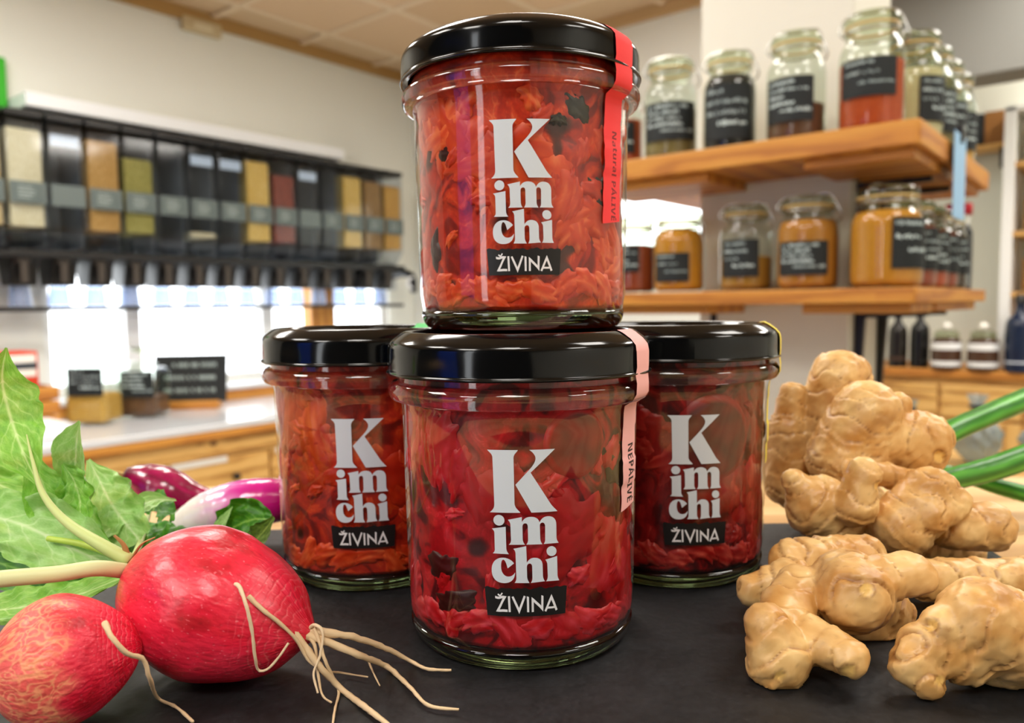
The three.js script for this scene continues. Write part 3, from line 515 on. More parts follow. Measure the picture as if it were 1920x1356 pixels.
// ---------------------------------------------------------------- radishes
const radishSkin = (cracked) => texture(1024, 512, (u, v, o) => {                         // u round the root, v from crown (0) to tail (1)
  const a = u * Math.PI * 2, X = Math.cos(a), Z = Math.sin(a), m = fbm3(X * 1.4, v * 3, Z * 1.4, 4), f = fbm3(X * 9, v * 16, Z * 9, 3);
  mix3([0.86, 0.06, 0.19], [0.93, 0.22, 0.33], clamp(0.25 + 0.8 * m), o); mix3(o, [0.60, 0.02, 0.08], clamp(0.45 * sstep(0.1, 0.5, -m) + 0.25 * sstep(0.3, 0.6, f)), o);
  const w = sstep(0.62, 0.86, v) * (0.5 + 0.5 * sstep(-0.2, 0.4, n3(X * 2, v * 4, Z * 2))), rg = Math.exp(-((((v + 0.008 * n3(X * 3, v * 8, Z * 3)) * 34) % 1 - 0.5) ** 2) / 0.012); mix3(o, [0.93, 0.55, 0.50], 0.6 * w * rg * sstep(0.0, 0.5, n3(X * 4, v * 30, Z * 4) + 0.4), o);
  mix3(o, [0.93, 0.62, 0.60], 0.55 * sstep(0.75, 0.9, n3(X * 14, v * 26, Z * 14)), o);
  mix3(o, [0.62, 0.30, 0.22], 0.6 * sstep(0.06, 0.0, v), o);
  if (cracked) { const st = 1 - Math.abs(n3(X * 5 + 0.8 * n3(X * 3, v * 7, Z * 3), v * 5 + 1.2 * n3(X * 2, v * 4 + 5, Z * 2), Z * 5)); mix3(o, [0.94, 0.62, 0.44], clamp((0.5 + 0.45 * sstep(0.45, 1.0, st)) * sstep(0.62, 0.42, v + 0.1 * n3(X * 2, v * 3, Z * 2))), o); }
});
const radishMap = radishSkin(false);
const radishBump = texture(512, 512, (u, v, o) => { const a = u * Math.PI * 2, X = Math.cos(a), Z = Math.sin(a); o[0] = o[1] = o[2] = 0.5 + 0.2 * fbm3(X * 10, v * 12, Z * 10, 4) - 0.16 * sstep(0.66, 0.85, v) * Math.exp(-((((v + 0.008 * n3(X * 3, v * 8, Z * 3)) * 34) % 1 - 0.5) ** 2) / 0.02); }, { srgb: false });
const RADISH_CRACKED = phys({ color: 0xffffff, map: radishSkin(true), bumpMap: radishBump, bumpScale: 0.0008, roughness: 0.42 });
const RADISH = phys({ color: 0xffffff, map: radishMap, bumpMap: radishBump, bumpScale: 0.0006, roughness: 0.36, clearcoat: 0.35, clearcoatRoughness: 0.25 });
const ROOTLET = std(0xd9bd94, 0.7), ROOT_PALE = std(0xe0c8a4, 0.65);
function radishBody(crown, tip, R, seed, tailFrom = 0.86) {
  const n = 90, pts = [], L = crown.distanceTo(tip);
  for (let i = 0; i <= n; i++) {
    const t = i / n; let r = Math.pow(Math.sin(Math.PI * Math.pow(t * 0.985, 0.86)), 0.62); r = lerp(r, r * 0.5, sstep(tailFrom, 1, t) * 0.5); r = Math.max(r, t > 0.5 ? 0.07 * (1.25 - t) * 4 : 0); if (t === 0) r = 0.0;
    pts.push([Math.max(r * R, 1e-5), t * L]);
  }
  pts.push([1e-5, L * 1.004]);
  const g = new THREE.LatheGeometry(pts.map((p) => V2(...p)), 96), p = g.attributes.position, uv = g.attributes.uv;
  for (let i = 0; i < p.count; i++) { const x = p.getX(i), y = p.getY(i), z = p.getZ(i), k = 1 + 0.05 * fbm3(x * 45 + seed, y * 45, z * 45, 2); p.setXYZ(i, x * k, y, z * k); }
  g.computeVertexNormals();
  g.applyQuaternion(new THREE.Quaternion().setFromUnitVectors(V3(0, 1, 0), tip.clone().sub(crown).normalize())); return g.translate(...crown.toArray());
}
const rootTube = (pts, r0, r1) => taperTube(pts, (t) => lerp(r0, r1, Math.sqrt(t)) , 0, 40, 7, 0.25);
// leaf: spine in local points, half-width in metres along it, n0 roughly the leaf's upper side
const leafMap = (seed, dark, mid, light) => { const D = hex3(dark), M = hex3(mid), L = hex3(light); return texture(512, 512, (u, v, o) => {
  const s = Math.abs(v - 0.5) * 2, q = (u * 7 + s * 2.2 + 0.25 * n2(u * 4, v * 4 + seed)) % 1, vein = Math.exp(-((q - 0.5) ** 2) / 0.004) * (1 - 0.6 * s), midr = Math.exp(-(s * s) / 0.003), m = fbm2(u * 5 + seed, v * 5, 4), f = fbm2(u * 34, v * 34, 3);
  mix3(M, D, clamp(0.35 + 0.7 * m + 0.35 * f), o); mix3(o, L, clamp(0.55 * vein + midr * 0.9 + 0.2 * sstep(0.3, 0.6, -m)), o);
}); };
const leafMat = (m) => phys({ color: 0xffffff, map: m, roughness: 0.55, transmission: 0.3, thickness: 0, side: THREE.DoubleSide });
const LEAF_LIME = leafMat(leafMap(1, 0x6cb222, 0x9cd454, 0xd0ec9c)), LEAF_PALE = leafMat(leafMap(2, 0x8cc658, 0xb4e088, 0xdcf2b8)), LEAF_DARK = leafMat(leafMap(3, 0x2c7402, 0x4c9c0c, 0x98d058)), LEAF_OLIVE = leafMat(leafMap(4, 0x3a5210, 0x6c8c28, 0xa4bc58));
const STEM = std(0xc6d68a, 0.5), STEM_PALE = std(0xd3d8a0, 0.5), STEM_LIME = std(0xb4d050, 0.5);
function leaf(spine, half, n0, { wave = 0.12, cup = 0.3, seed = 0, hole } = {}) {
  const curve = new THREE.CatmullRomCurve3(spine, false, 'centripetal'), A = 44, B = 22, pos = [], uv = [], idx = [], bad = [], hw = new THREE.SplineCurve(half.map((w, i) => V2(i / (half.length - 1), w)));
  const N0 = V3(...n0).normalize();
  for (let i = 0; i <= A; i++) {
    const t = i / A, c = curve.getPointAt(t), tg = curve.getTangentAt(t), side = tg.clone().cross(N0).normalize(), nn = side.clone().cross(tg).normalize(), w = Math.max(hw.getPoint(t).y, 0.0001);
    for (let j = 0; j <= B; j++) {
      const s = j / B * 2 - 1, ed = w * (1 + 0.09 * n2(t * 7 + seed, Math.sign(s) * 3) * Math.abs(s)), lift = w * (cup * s * s + wave * Math.abs(s) * n2(t * 5 + seed * 3, s * 1.4) + 0.04 * n2(t * 14, s * 5 + seed));
      pos.push(...c.clone().addScaledVector(side, s * ed).addScaledVector(nn, lift).toArray()); uv.push(t, j / B);
      if (hole) bad.push(hole.some(([ht, hs, r]) => Math.hypot(t - ht, (s - hs) * 0.5) < r * (1 + 0.35 * n2(t * 9, s * 5))));
      if (i && j) { const q = i * (B + 1) + j, qs = [q - B - 2, q - 1, q - B - 1, q]; if (!hole || !qs.some((k) => bad[k])) idx.push(qs[0], qs[1], qs[2], qs[2], qs[1], qs[3]); }
    }
  }
  const g = new THREE.BufferGeometry(); g.setAttribute('position', new THREE.Float32BufferAttribute(pos, 3)); g.setAttribute('uv', new THREE.Float32BufferAttribute(uv, 2)); g.setIndex(idx); g.computeVertexNormals(); return g;
}
{
  const g = fgThing('radish', 'large red radish with green leaves and a fan of thin roots across the slate', 'radish', V3(...at(405, 1145, 0.222).setY(0).toArray()));
  const crown = at(243, 1084, 0.226), tip = at(585, 1190, 0.211);
  fgPart('root', radishBody(crown, tip, 0.0216, 2), RADISH, g);
  const S = (list, r0, r1, m = ROOTLET) => fgPart('rootlet', rootTube(list.map((p) => (p[2] ? at(...p) : onTable(p[0], p[1], 0.0011))), r0, r1), m, g);
  S([[562, 1180, 0.212], [600, 1186, 0.210], [650, 1192, 0.212], [715, 1212, 0.219], [770, 1240], [800, 1254], [846, 1257]], 0.0017, 0.0004);
  S([[566, 1188, 0.210], [620, 1206, 0.209], [670, 1228, 0.210], [725, 1250], [768, 1288], [806, 1324], [860, 1331]], 0.0016, 0.0004);
  S([[545, 1172, 0.208], [566, 1205, 0.207], [600, 1250, 0.206], [640, 1292], [690, 1330], [730, 1362], [770, 1400]], 0.0012, 0.0007);
  S([[432, 1092, 0.205], [448, 1100, 0.203], [460, 1130, 0.2], [472, 1180, 0.1995], [478, 1230, 0.2], [486, 1258, 0.202], [500, 1256, 0.202], [520, 1236, 0.202], [541, 1206, 0.203]], 0.0008, 0.0003, ROOT_PALE);
  S([[466, 1118, 0.203], [490, 1142, 0.202], [520, 1165, 0.203], [556, 1200, 0.205], [580, 1240, 0.206], [606, 1256, 0.2065], [640, 1262], [690, 1270]], 0.0008, 0.00025);
  S([[576, 1190, 0.2095], [590, 1210, 0.208], [596, 1262, 0.206], [606, 1306, 0.201], [622, 1318]], 0.0007, 0.0003);
  S([[590, 1178, 0.2095], [598, 1200, 0.208], [610, 1240, 0.206], [634, 1290], [628, 1330], [622, 1372]], 0.0006, 0.0003);
  S([[690, 1238], [700, 1262], [712, 1286]], 0.0004, 0.0002);
  S([[578, 1180, 0.2105], [590, 1172, 0.209], [604, 1182, 0.208], [600, 1230, 0.206], [588, 1262, 0.204], [596, 1300, 0.201]], 0.0006, 0.0003, ROOT_PALE);
  const stem = (list, r0, r1, m) => fgPart('stem', taperTube(list.map((p) => at(...p)), r0, r1, 30, 10), m, g);
  stem([[244, 1052, 0.225], [190, 1022, 0.225], [120, 975, 0.229], [80, 925, 0.233], [62, 868, 0.237], [50, 815, 0.2412]], 0.0022, 0.0002, STEM);
  stem([[244, 1072, 0.222], [180, 1066, 0.214], [110, 1076, 0.21], [0, 1086, 0.206], [-80, 1096, 0.204]], 0.0022, 0.0024, STEM_PALE);
  stem([[244, 1062, 0.228], [200, 1036, 0.236], [150, 1020, 0.24], [90, 1010, 0.243]], 0.0012, 0.0009, STEM_LIME);
  stem([[250, 1050, 0.23], [262, 1020, 0.26], [272, 990, 0.29], [280, 960, 0.305]], 0.0012, 0.0009, STEM);
  stem([[252, 1050, 0.235], [330, 1050, 0.29], [410, 1020, 0.315]], 0.0011, 0.0008, STEM);
  // dry husk at the crown
  for (const q of [[[246, 1050, 0.226], [266, 1020, 0.226], [290, 1008, 0.226]], [[240, 1052, 0.226], [232, 1022, 0.224], [214, 1004, 0.223]]]) fgPart('dry_husk', taperTube(q.map((p) => at(...p)), 0.0013, 0.0005, 10, 6, 0, 0.35), std(0xb98e58, 0.8), g);
  const lf = (pts, hw, n, m, o) => fgPart('leaf', leaf(pts.map((p) => at(...p)), hw.map((w) => w * pts[0][2] / FOCAL), n, o), m, g);
  lf([[70, 905, 0.238], [44, 850, 0.24], [16, 770, 0.245], [4, 710, 0.247], [12, 652, 0.246]], [6, 44, 62, 50, 2], [0.3, 0.25, 1], LEAF_LIME, { seed: 1, cup: 0.2 });
  lf([[150, 1000, 0.262], [140, 920, 0.262], [142, 860, 0.258], [145, 815, 0.254], [150, 790, 0.252]], [22, 22, 30, 40, 44, 30, 3], [-0.2, 0.35, 1], LEAF_PALE, { seed: 2, cup: 0.35, wave: 0.03 });
  lf([[130, 1010, 0.25], [96, 945, 0.255], [72, 885, 0.258], [60, 838, 0.26]], [30, 42, 30, 1], [0.2, 0.4, 1], LEAF_LIME, { seed: 3 });
  lf([[120, 1020, 0.245], [150, 960, 0.252], [140, 905, 0.256], [118, 870, 0.26]], [20, 40, 38, 4], [-0.3, 0.3, 1], LEAF_LIME, { seed: 13, wave: 0.3 });
  lf([[262, 1014, 0.262], [212, 950, 0.272], [186, 900, 0.28], [166, 862, 0.284]], [34, 56, 44, 4], [-0.1, 0.55, 1], LEAF_PALE, { seed: 4, wave: 0.25 });
  lf([[180, 1016, 0.258], [240, 962, 0.278], [290, 938, 0.29], [330, 938, 0.297]], [22, 36, 30, 3], [0.0, 1, 0.8], LEAF_PALE, { seed: 5, wave: 0.3 });
  lf([[276, 1040, 0.27], [278, 990, 0.284], [290, 950, 0.296], [302, 918, 0.304]], [30, 50, 46, 6], [0.25, 0.3, 1], LEAF_DARK, { seed: 6, wave: 0.2, hole: [[0.52, -0.05, 0.14], [0.42, 0.6, 0.09]] });
  lf([[404, 1016, 0.302], [440, 988, 0.30], [476, 974, 0.297], [508, 974, 0.294]], [16, 38, 42, 14], [0.1, 0.55, 1], LEAF_DARK, { seed: 7, wave: 0.3 });
  lf([[398, 1014, 0.298], [418, 982, 0.299], [436, 950, 0.300]], [10, 16, 2], [-0.8, 0.4, 1], LEAF_PALE, { seed: 8 });
  lf([[455, 1032, 0.292], [486, 1006, 0.289], [514, 970, 0.287]], [12, 24, 4], [0.2, 0.8, 1], LEAF_OLIVE, { seed: 9 });
  lf([[234, 1072, 0.235], [130, 1026, 0.242], [30, 980, 0.25], [-70, 960, 0.255]], [20, 62, 66, 40], [0.15, 0.8, 1], LEAF_PALE, { seed: 10, wave: 0.35 });
  lf([[232, 1082, 0.225], [150, 1114, 0.222], [60, 1136, 0.224], [-60, 1150, 0.226]], [14, 36, 44, 30], [0.1, 1, 0.6], LEAF_LIME, { seed: 11, wave: 0.3 });
  lf([[200, 1040, 0.25], [130, 980, 0.262], [60, 940, 0.27], [-20, 900, 0.275]], [20, 50, 64, 40], [0.2, 0.6, 1], LEAF_LIME, { seed: 12, wave: 0.35 });
  lf([[240, 1080, 0.236], [170, 1090, 0.246], [80, 1080, 0.255], [-20, 1050, 0.26]], [16, 46, 56, 40], [0, 0.9, 0.8], LEAF_DARK, { seed: 14, wave: 0.3 });
  lf([[380, 1030, 0.29], [330, 1010, 0.3], [290, 1000, 0.31], [230, 990, 0.318]], [14, 26, 28, 8], [0, 1, 0.5], LEAF_DARK, { seed: 15, wave: 0.2 });
}
{
  const c = at(118, 1236, 0.194), g = fgThing('radish', 'smaller red radish with a pale cracked crown, in front of the large radish', 'radish', c.clone().setY(0));
  const crown = at(-28, 1268, 0.186), tip = at(266, 1208, 0.201);
  fgPart('root', radishBody(crown, tip, 0.0168, 9, 0.95), RADISH_CRACKED, g);
  const r = (l, a, b, m = ROOTLET) => fgPart('rootlet', rootTube(l.map((p) => (p[2] ? at(...p) : onTable(p[0], p[1], 0.001))), a, b), m, g);
  r([[196, 1168, 0.186], [210, 1196, 0.183], [240, 1226, 0.184], [268, 1236, 0.187], [280, 1270, 0.188], [300, 1312], [330, 1326], [362, 1354]], 0.0008, 0.0004);
}
// ---------------------------------------------------------------- red onions and scallions
function onionMat(f) { return phys({ color: 0xffffff, map: texture(512, 256, f), roughness: 0.22, clearcoat: 0.5, clearcoatRoughness: 0.12 }); }
const ONION_DARK = onionMat((u, v, o) => { const s = 0.5 + 0.5 * Math.sin(v * 60 + 3 * n2(u * 3, v * 6)); mix3([0.50, 0.0, 0.22], [0.72, 0.02, 0.36], s * 0.6 + 0.2 * n2(u * 6, v * 20), o); mix3(o, [0.80, 0.52, 0.62], sstep(0.58, 0.7, u) * (0.25 + 0.45 * sstep(0.2, 0.6, n2(u * 9, v * 16))), o); mix3(o, [0.30, 0.05, 0.12], sstep(0.08, 0.0, u) * 0.8, o); });
const ONION_PALE = onionMat((u, v, o) => { const s = 0.5 + 0.5 * Math.sin(v * 70 + 2 * n2(u * 4, v * 4)); mix3([0.96, 0.93, 0.88], [0.95, 0.72, 0.86], sstep(0.25, 0.55, u + 0.06 * s), o); mix3(o, [0.86, 0.10, 0.58], sstep(0.45, 0.72, u + 0.05 * s), o); mix3(o, [0.55, 0.0, 0.30], sstep(0.72, 1, u), o); });
{
  const g = fgThing('red_onion', 'glossy dark magenta spring onion bulb lying behind the pale one', 'onion', onTable(300, 968, -0.008));
  const spine = [[236, 890, 0.392], [262, 898, 0.392], [320, 924, 0.39], [366, 940, 0.39], [420, 936, 0.395], [490, 930, 0.40], [560, 930, 0.405]].map((p) => at(...p));
  fgPart('bulb', taperTube(spine, (t) => 0.0108 * Math.pow(Math.sin(Math.PI * clamp(t * 1.75 + 0.06, 0, 1)), 0.8) + 0.0042 * sstep(0.34, 0.56, t) * (1 - 0.3 * t) + 0.0008, 0, 70, 28, 0.02), ONION_DARK, g);
  const R = rngOf(4), hairs = []; for (let k = 0; k < 12; k++) { const b = at(238, 890, 0.392); hairs.push(taperTube([b, b.clone().add(V3(-0.006 - 0.004 * R(), 0.004 * (R() - 0.4), 0.008 * (R() - 0.5))), b.clone().add(V3(-0.010 - 0.006 * R(), 0.008 * (R() - 0.6), 0.016 * (R() - 0.5)))], 0.0004, 0.0002, 8, 5)); }
  const h = fgPart('root_hairs', mergeGeometries(hairs), std(0xc9b070, 0.8), g); h.userData.kind = 'stuff';
  const p = fgThing('red_onion', 'pale white spring onion turning magenta, lying between the radish and the back jar', 'onion', onTable(400, 1016, 0));
  const sp = [[322, 992, 0.345], [352, 980, 0.345], [400, 962, 0.345], [450, 948, 0.345], [500, 940, 0.347], [560, 938, 0.35]].map((q) => at(...q));
  fgPart('bulb', taperTube(sp, (t) => 0.0108 * Math.pow(Math.sin(Math.PI * clamp(0.06 + 0.72 * Math.pow(t, 0.8), 0, 1)), 0.8) + 0.0005, 0, 60, 28, 0.015), ONION_PALE, p);
}
const SCALLION = phys({ color: 0xffffff, roughness: 0.35, map: texture(256, 128, (u, v, o) => { mix3([0.14, 0.42, 0.07], [0.36, 0.68, 0.22], clamp(0.4 + 0.45 * Math.sin(v * 40 + n2(u * 3, v * 4)) + 0.3 * n2(u * 3, v * 8)), o); }) });
[['uppermost green scallion leaf rising past the ginger pile', [[1690, 862, 0.37], [1790, 806, 0.38], [1850, 780, 0.39], [1930, 746, 0.40], [2010, 716, 0.41]], 0.0062, 0.0068],
  ['thick middle green scallion leaf behind the ginger pile', [[1730, 912, 0.36], [1810, 892, 0.37], [1870, 876, 0.375], [1940, 852, 0.38], [2020, 830, 0.385]], 0.0052, 0.0072],
  ['lowest green scallion leaf lying flat behind the ginger pile', [[1740, 880, 0.40], [1800, 890, 0.40], [1870, 912, 0.395], [1940, 930, 0.39], [2010, 942, 0.39]], 0.0040, 0.0060]].forEach(([label, pts, a, b]) => {
  const s = pts.map((p) => at(...p)), g = fgThing('scallion', label, 'scallion', s[0].clone());
  fgPart('leaf_tube', taperTube(s, a, b, 40, 18, 0.03, 0.85), SCALLION, g);
});
// ---------------------------------------------------------------- bulk dispensers on the left wall
const grainTex = (seed, a, b, size) => { const A = hex3(a), B = hex3(b); return texture(256, 256, (u, v, o) => { mix3(A, B, clamp(0.5 + 0.5 * n2(u * size + seed, v * size) + 0.25 * fbm2(u * 6, v * 6 + seed, 3)), o); }); };
const grainMat = (seed, a, b, size = 40) => std(0xffffff, 0.8, { map: grainTex(seed, a, b, size) });
const GRAIN = { cream: grainMat(1, 0xd8ca9c, 0xf0e6c4), beige: grainMat(2, 0xc8aa70, 0xe0c894), tan: grainMat(3, 0xb4843c, 0xd8ac68), olive: grainMat(4, 0x8c8438, 0xb8ac60), yellow: grainMat(5, 0xd8a840, 0xf4d484), rust: grainMat(6, 0x70281c, 0xa04c34), brown: grainMat(7, 0x8c6430, 0xb48c50), amber: grainMat(8, 0xc88c30, 0xe8b860) };
const BINS = [['beige', 0.9], ['cream', 0.93], [null, 0], ['tan', 0.92], ['olive', 0.8], [null, 0], ['cream', 0.14], [null, 0], ['yellow', 0.95], ['rust', 0.84], [null, 0], [null, 0], ['yellow', 0.94], ['brown', 0.92], ['amber', 0.9]];
const BIN_X = -3.46, BIN_P = 0.1497, BIN_Z = -1.13;
const BACK_DARK = std(0x7c8082, 0.6), HOLDER = phys({ color: 0x7c8a88, roughness: 0.3, transmission: 0.4, thickness: 0, ior: 1.45 }), LEVER = std(0x3c342c, 0.5), REFLECTION_BLUE = std(0xcfe0f4, 0.6);
{
  // side profile of the clear hopper, x towards the room, extruded along the wall
  const hopper = (w, inset, y0, y1) => {
    const s = new THREE.Shape(), d = 0.27 - inset, r = 0.03;
    s.moveTo(inset, y1); s.lineTo(d - r, y1); s.quadraticCurveTo(d, y1, d, y1 - r * 0.6);
    if (y0 < 0.44) { s.lineTo(d, 0.45); s.quadraticCurveTo(d, 0.43, d - 0.015, 0.41); s.lineTo(d - 0.07, 0.352 + inset); s.lineTo(0.06, 0.352 + inset); s.lineTo(inset, 0.44); } else { s.lineTo(d, y0); s.lineTo(inset, y0); }
    s.closePath();
    const g = new THREE.ExtrudeGeometry(s, { depth: w, bevelEnabled: true, bevelThickness: 0.004, bevelSize: 0.004, bevelSegments: 2, curveSegments: 6 });
    return g.translate(0, 0, -w / 2);
  };
  const shell = hopper(0.128, 0.0, 0, 0.87), lid = box(0.285, 0.028, 0.142, 0.138, 0.886, 0, 0.008), back = box(0.01, 0.54, 0.146, -0.004, 0.62, 0, 0.002), cheek = box(0.2, 0.5, 0.004, 0.1, 0.62, 0.0715, 0.001);
  const holder = box(0.005, 0.088, 0.132, 0.279, 0.575, 0, 0.002), knob = lathe([[0, 0.90], [0.012, 0.90], [0.016, 0.907], [0.014, 0.916], [0, 0.918]], 16).translate(0.2, 0, 0);
  const ns = new THREE.Shape(); ns.moveTo(0.03, 0.352); ns.lineTo(0.215, 0.352); ns.lineTo(0.225, 0.33); ns.lineTo(0.20, 0.30); ns.lineTo(0.175, 0.215); ns.lineTo(0.075, 0.215); ns.closePath();
  const nozzle = new THREE.ExtrudeGeometry(ns, { depth: 0.086, bevelEnabled: true, bevelThickness: 0.006, bevelSize: 0.006, bevelSegments: 2 }).translate(0, 0, -0.043);
  const lever = merge([box(0.012, 0.085, 0.03, 0.222, 0.262, 0.012, 0.005), box(0.02, 0.02, 0.05, 0.216, 0.31, 0.012, 0.006)]);
  const chute = lathe([[0.036, 0.222], [0.036, 0.20], [0.040, 0.17], [0.044, 0.125], [0.0435, 0.125], [0.038, 0.172], [0.034, 0.20]], 24).translate(0.125, 0, 0);
  const words = { cream: 'pale cream flour', beige: 'beige grain', tan: 'tan grain', olive: 'olive green pulses', yellow: 'golden yellow grain', rust: 'rust red lentils', brown: 'light brown grain', amber: 'amber grain' };
  const place = ['at the left end of the row', 'second in the row from the left', 'third in the row, between cream flour and tan grain', 'fourth in the row from the left', 'fifth in the row from the left', 'sixth in the row, right of the olive pulses', 'seventh in the row, nearly used up', 'eighth in the row, left of the golden grain', 'ninth in the row, left of the rust red lentils', 'tenth in the row, middle of the wall', 'eleventh in the row, right of the rust red lentils', 'twelfth in the row, left of a golden grain dispenser', 'thirteenth in the row, third from the right end', 'fourteenth in the row, second from the right end', 'last at the right end of the row'];
  const proto = thing('bulk_dispenser', 'x', 'dispenser'); part('back_plate', back, BACK_DARK, proto); part('side_plate', cheek, BACK_DARK, proto); part('hopper', shell, CLEAR_PLASTIC, proto); const pl = part('lid', lid, BLACK_PLASTIC, proto); part('knob', knob, STEEL, pl); part('label_holder', holder, HOLDER, proto); const nz = part('nozzle', nozzle, BLACK_PLASTIC, proto); part('lever', lever, LEVER, nz); part('chute', chute, CHUTE_PLASTIC, proto);
  const scraps = canvasTexture(128, 64, (g, w, h) => { g.fillStyle = '#5c6866'; g.fillRect(0, 0, w, h); g.strokeStyle = '#b8c4c0'; g.lineWidth = 3; const R = rngOf(3); for (let i = 0; i < 4; i++) { g.beginPath(); for (let x = 14; x < 60 + 50 * R(); x += 5) g.lineTo(x, 12 + i * 13 + 4 * (R() - 0.5)); g.stroke(); } });
  const inset = box(0.002, 0.064, 0.10, 0.2835, 0.575, 0, 0);
  { const uv = inset.attributes.uv, p = inset.attributes.position; for (let i = 0; i < p.count; i++) uv.setXY(i, 0.5 - p.getZ(i) / 0.1, (p.getY(i) - 0.543) / 0.064); }
  const SCRAP = std(0xffffff, 0.7, { map: scraps });
  const rowOf = BINS.map((_, i) => { if (!i) return proto; const c = proto.clone(); c.name = numbered('bulk_dispenser'); c.userData = {}; scene.add(c); return c; });
  BINS.forEach(([k, level], i) => {
    const b = rowOf[i];
    b.position.set(BIN_X - 0.27, 0, BIN_Z - (i - 1 + 0.5) * BIN_P);
    tag(b, k ? `bulk dispenser of ${words[k]}, ${place[i]}` : `empty bulk dispenser, ${place[i]}`, 'dispenser', 'bulk dispensers along the left wall');
    if (k) part('grain', metreUV(hopper(0.114, 0.012, 0.448, lerp(0.4, 0.86, level)), i * 0.3, i * 0.7), GRAIN[k], b);
    if (i !== 2 && i !== 10) part('label', inset, SCRAP, b);
    if (i === 2 || i === 6 || i === 7 || i === 10) part('reflection_slip', box(0.002, 0.045, 0.11, 0.262, 0.80, 0, 0), REFLECTION_BLUE, b, 'pale blue slip for a label reflection');  // blue slip stands for a bluish reflection at the hopper top
  });
  const z0 = -0.95, z1 = -3.26;
  const rail = (label, geo, mat) => { const g = thing('dispenser_rail', label, 'rail', [-3.6, 0, -2.1]); geo.translate(3.6, 0, 2.1); part('rail_bar', geo, mat, g); return g; };
  const up = rail('black mounting rail under the dispenser hoppers', between(-3.499, -3.485, 0.322, 0.35, z0, z1), BLACK_METAL);
  const lo = rail('thin black lower rail holding the clear chutes', merge([between(-3.525, -3.505, 0.103, 0.123, z0, z1), between(-3.66, -3.645, 0.105, 0.123, z0, z1)]), BLACK_METAL);
  for (const z of [-1.0, -1.75, -2.5, -3.24]) { const g = between(-3.748, -3.505, 0.108, 0.118, z - 0.006, z + 0.006, 0.002); g.translate(3.6, 0, 2.1); part('bracket', g, BLACK_METAL, lo); }
  const top = thing('light_rail', 'long white rail along the wall above the dispensers', 'rail', [-3.6, 0.95, -2.1]);
  part('cover', between(-0.148, 0.05, -0.01, 0.05, -0.77, 0.85, 0.006), WHITE_PLASTIC, top);
  for (const z of [-0.6, 0.0, 0.6]) part('bracket', between(-0.149, -0.13, -0.02, 0.026, z - 0.01, z + 0.01, 0.002), STEEL, top);
  const gs = thing('wall_sign', 'bright green sign on the wall left of the dispensers', 'sign', [-3.73, 1.055, -1.0]);
  part('panel', between(-0.012, 0.012, -0.105, 0.105, -0.24, 0.2, 0.004), std(0x34b81e, 0.5), gs);
  const sb = thing('sensor_box', 'small beige box on the wall just under the ceiling', 'sensor', [-3.73, 1.52, -2.13]);
  part('housing', between(-0.018, 0.02, -0.036, 0.034, -0.105, 0.105, 0.012), std(0xcdbb94, 0.6), sb); part('lens', between(0.018, 0.026, -0.02, 0.012, -0.05, 0.05, 0.004), std(0xe0d4b4, 0.4), sb);
  const vp = thing('tap_fitting', 'black fitting with a pale ring at the right end of the dispenser row', 'fitting', [-3.5, 0.25, -3.33]);
  part('body', taperTube([V3(-0.2, 0.05, 0), V3(-0.06, 0.06, 0), V3(0.0, 0.03, 0), V3(0.01, -0.06, 0)], 0.028, 0.022, 20, 12), BLACK_PLASTIC, vp); part('ring', new THREE.TorusGeometry(0.032, 0.008, 10, 28).rotateY(Math.PI / 2).translate(0.015, 0.0, 0.02), WHITE_PLASTIC, vp); part('mount', between(-0.24, -0.2, -0.04, 0.12, -0.05, 0.05, 0.004), STEEL, vp);
}
// ---------------------------------------------------------------- counter under the window
const KNOB = std(0x1c140e, 0.5), LABEL_STRIP = std(0xe6e2da, 0.6), GROOVE = std(0x6a4620, 0.8);
function chalkTexture(seed, lines = 4, big = false) {
  return canvasTexture(256, 256, (g, w, h) => {
    g.fillStyle = '#10181a'; g.fillRect(0, 0, w, h); const R = rngOf(seed); g.lineCap = 'round';
    for (let i = 0; i < lines; i++) {
      const y = 34 + i * (200 / lines), x0 = i === lines - 1 ? 90 : 18 + 12 * R(), x1 = i === lines - 1 ? 235 : x0 + 90 + 120 * R(); g.lineWidth = 8; g.strokeStyle = `rgba(205,222,222,${0.55 + 0.35 * R()})`;
      let x = x0; while (x < x1) { g.beginPath(); g.moveTo(x, y); const k = 5 + 9 * R(); g.bezierCurveTo(x + k * 0.2, y - 26 * R(), x + k, y - 20 * R(), x + k * 0.8, y + 8 * R()); g.stroke(); x += k + 3 * R() + (R() > 0.8 ? 10 : 0); }
    }
  });
}
const CHALK = [1, 2, 3, 4, 5, 6].map((s) => std(0xffffff, 0.7, { map: chalkTexture(s * 13, 3 + s % 3) }));
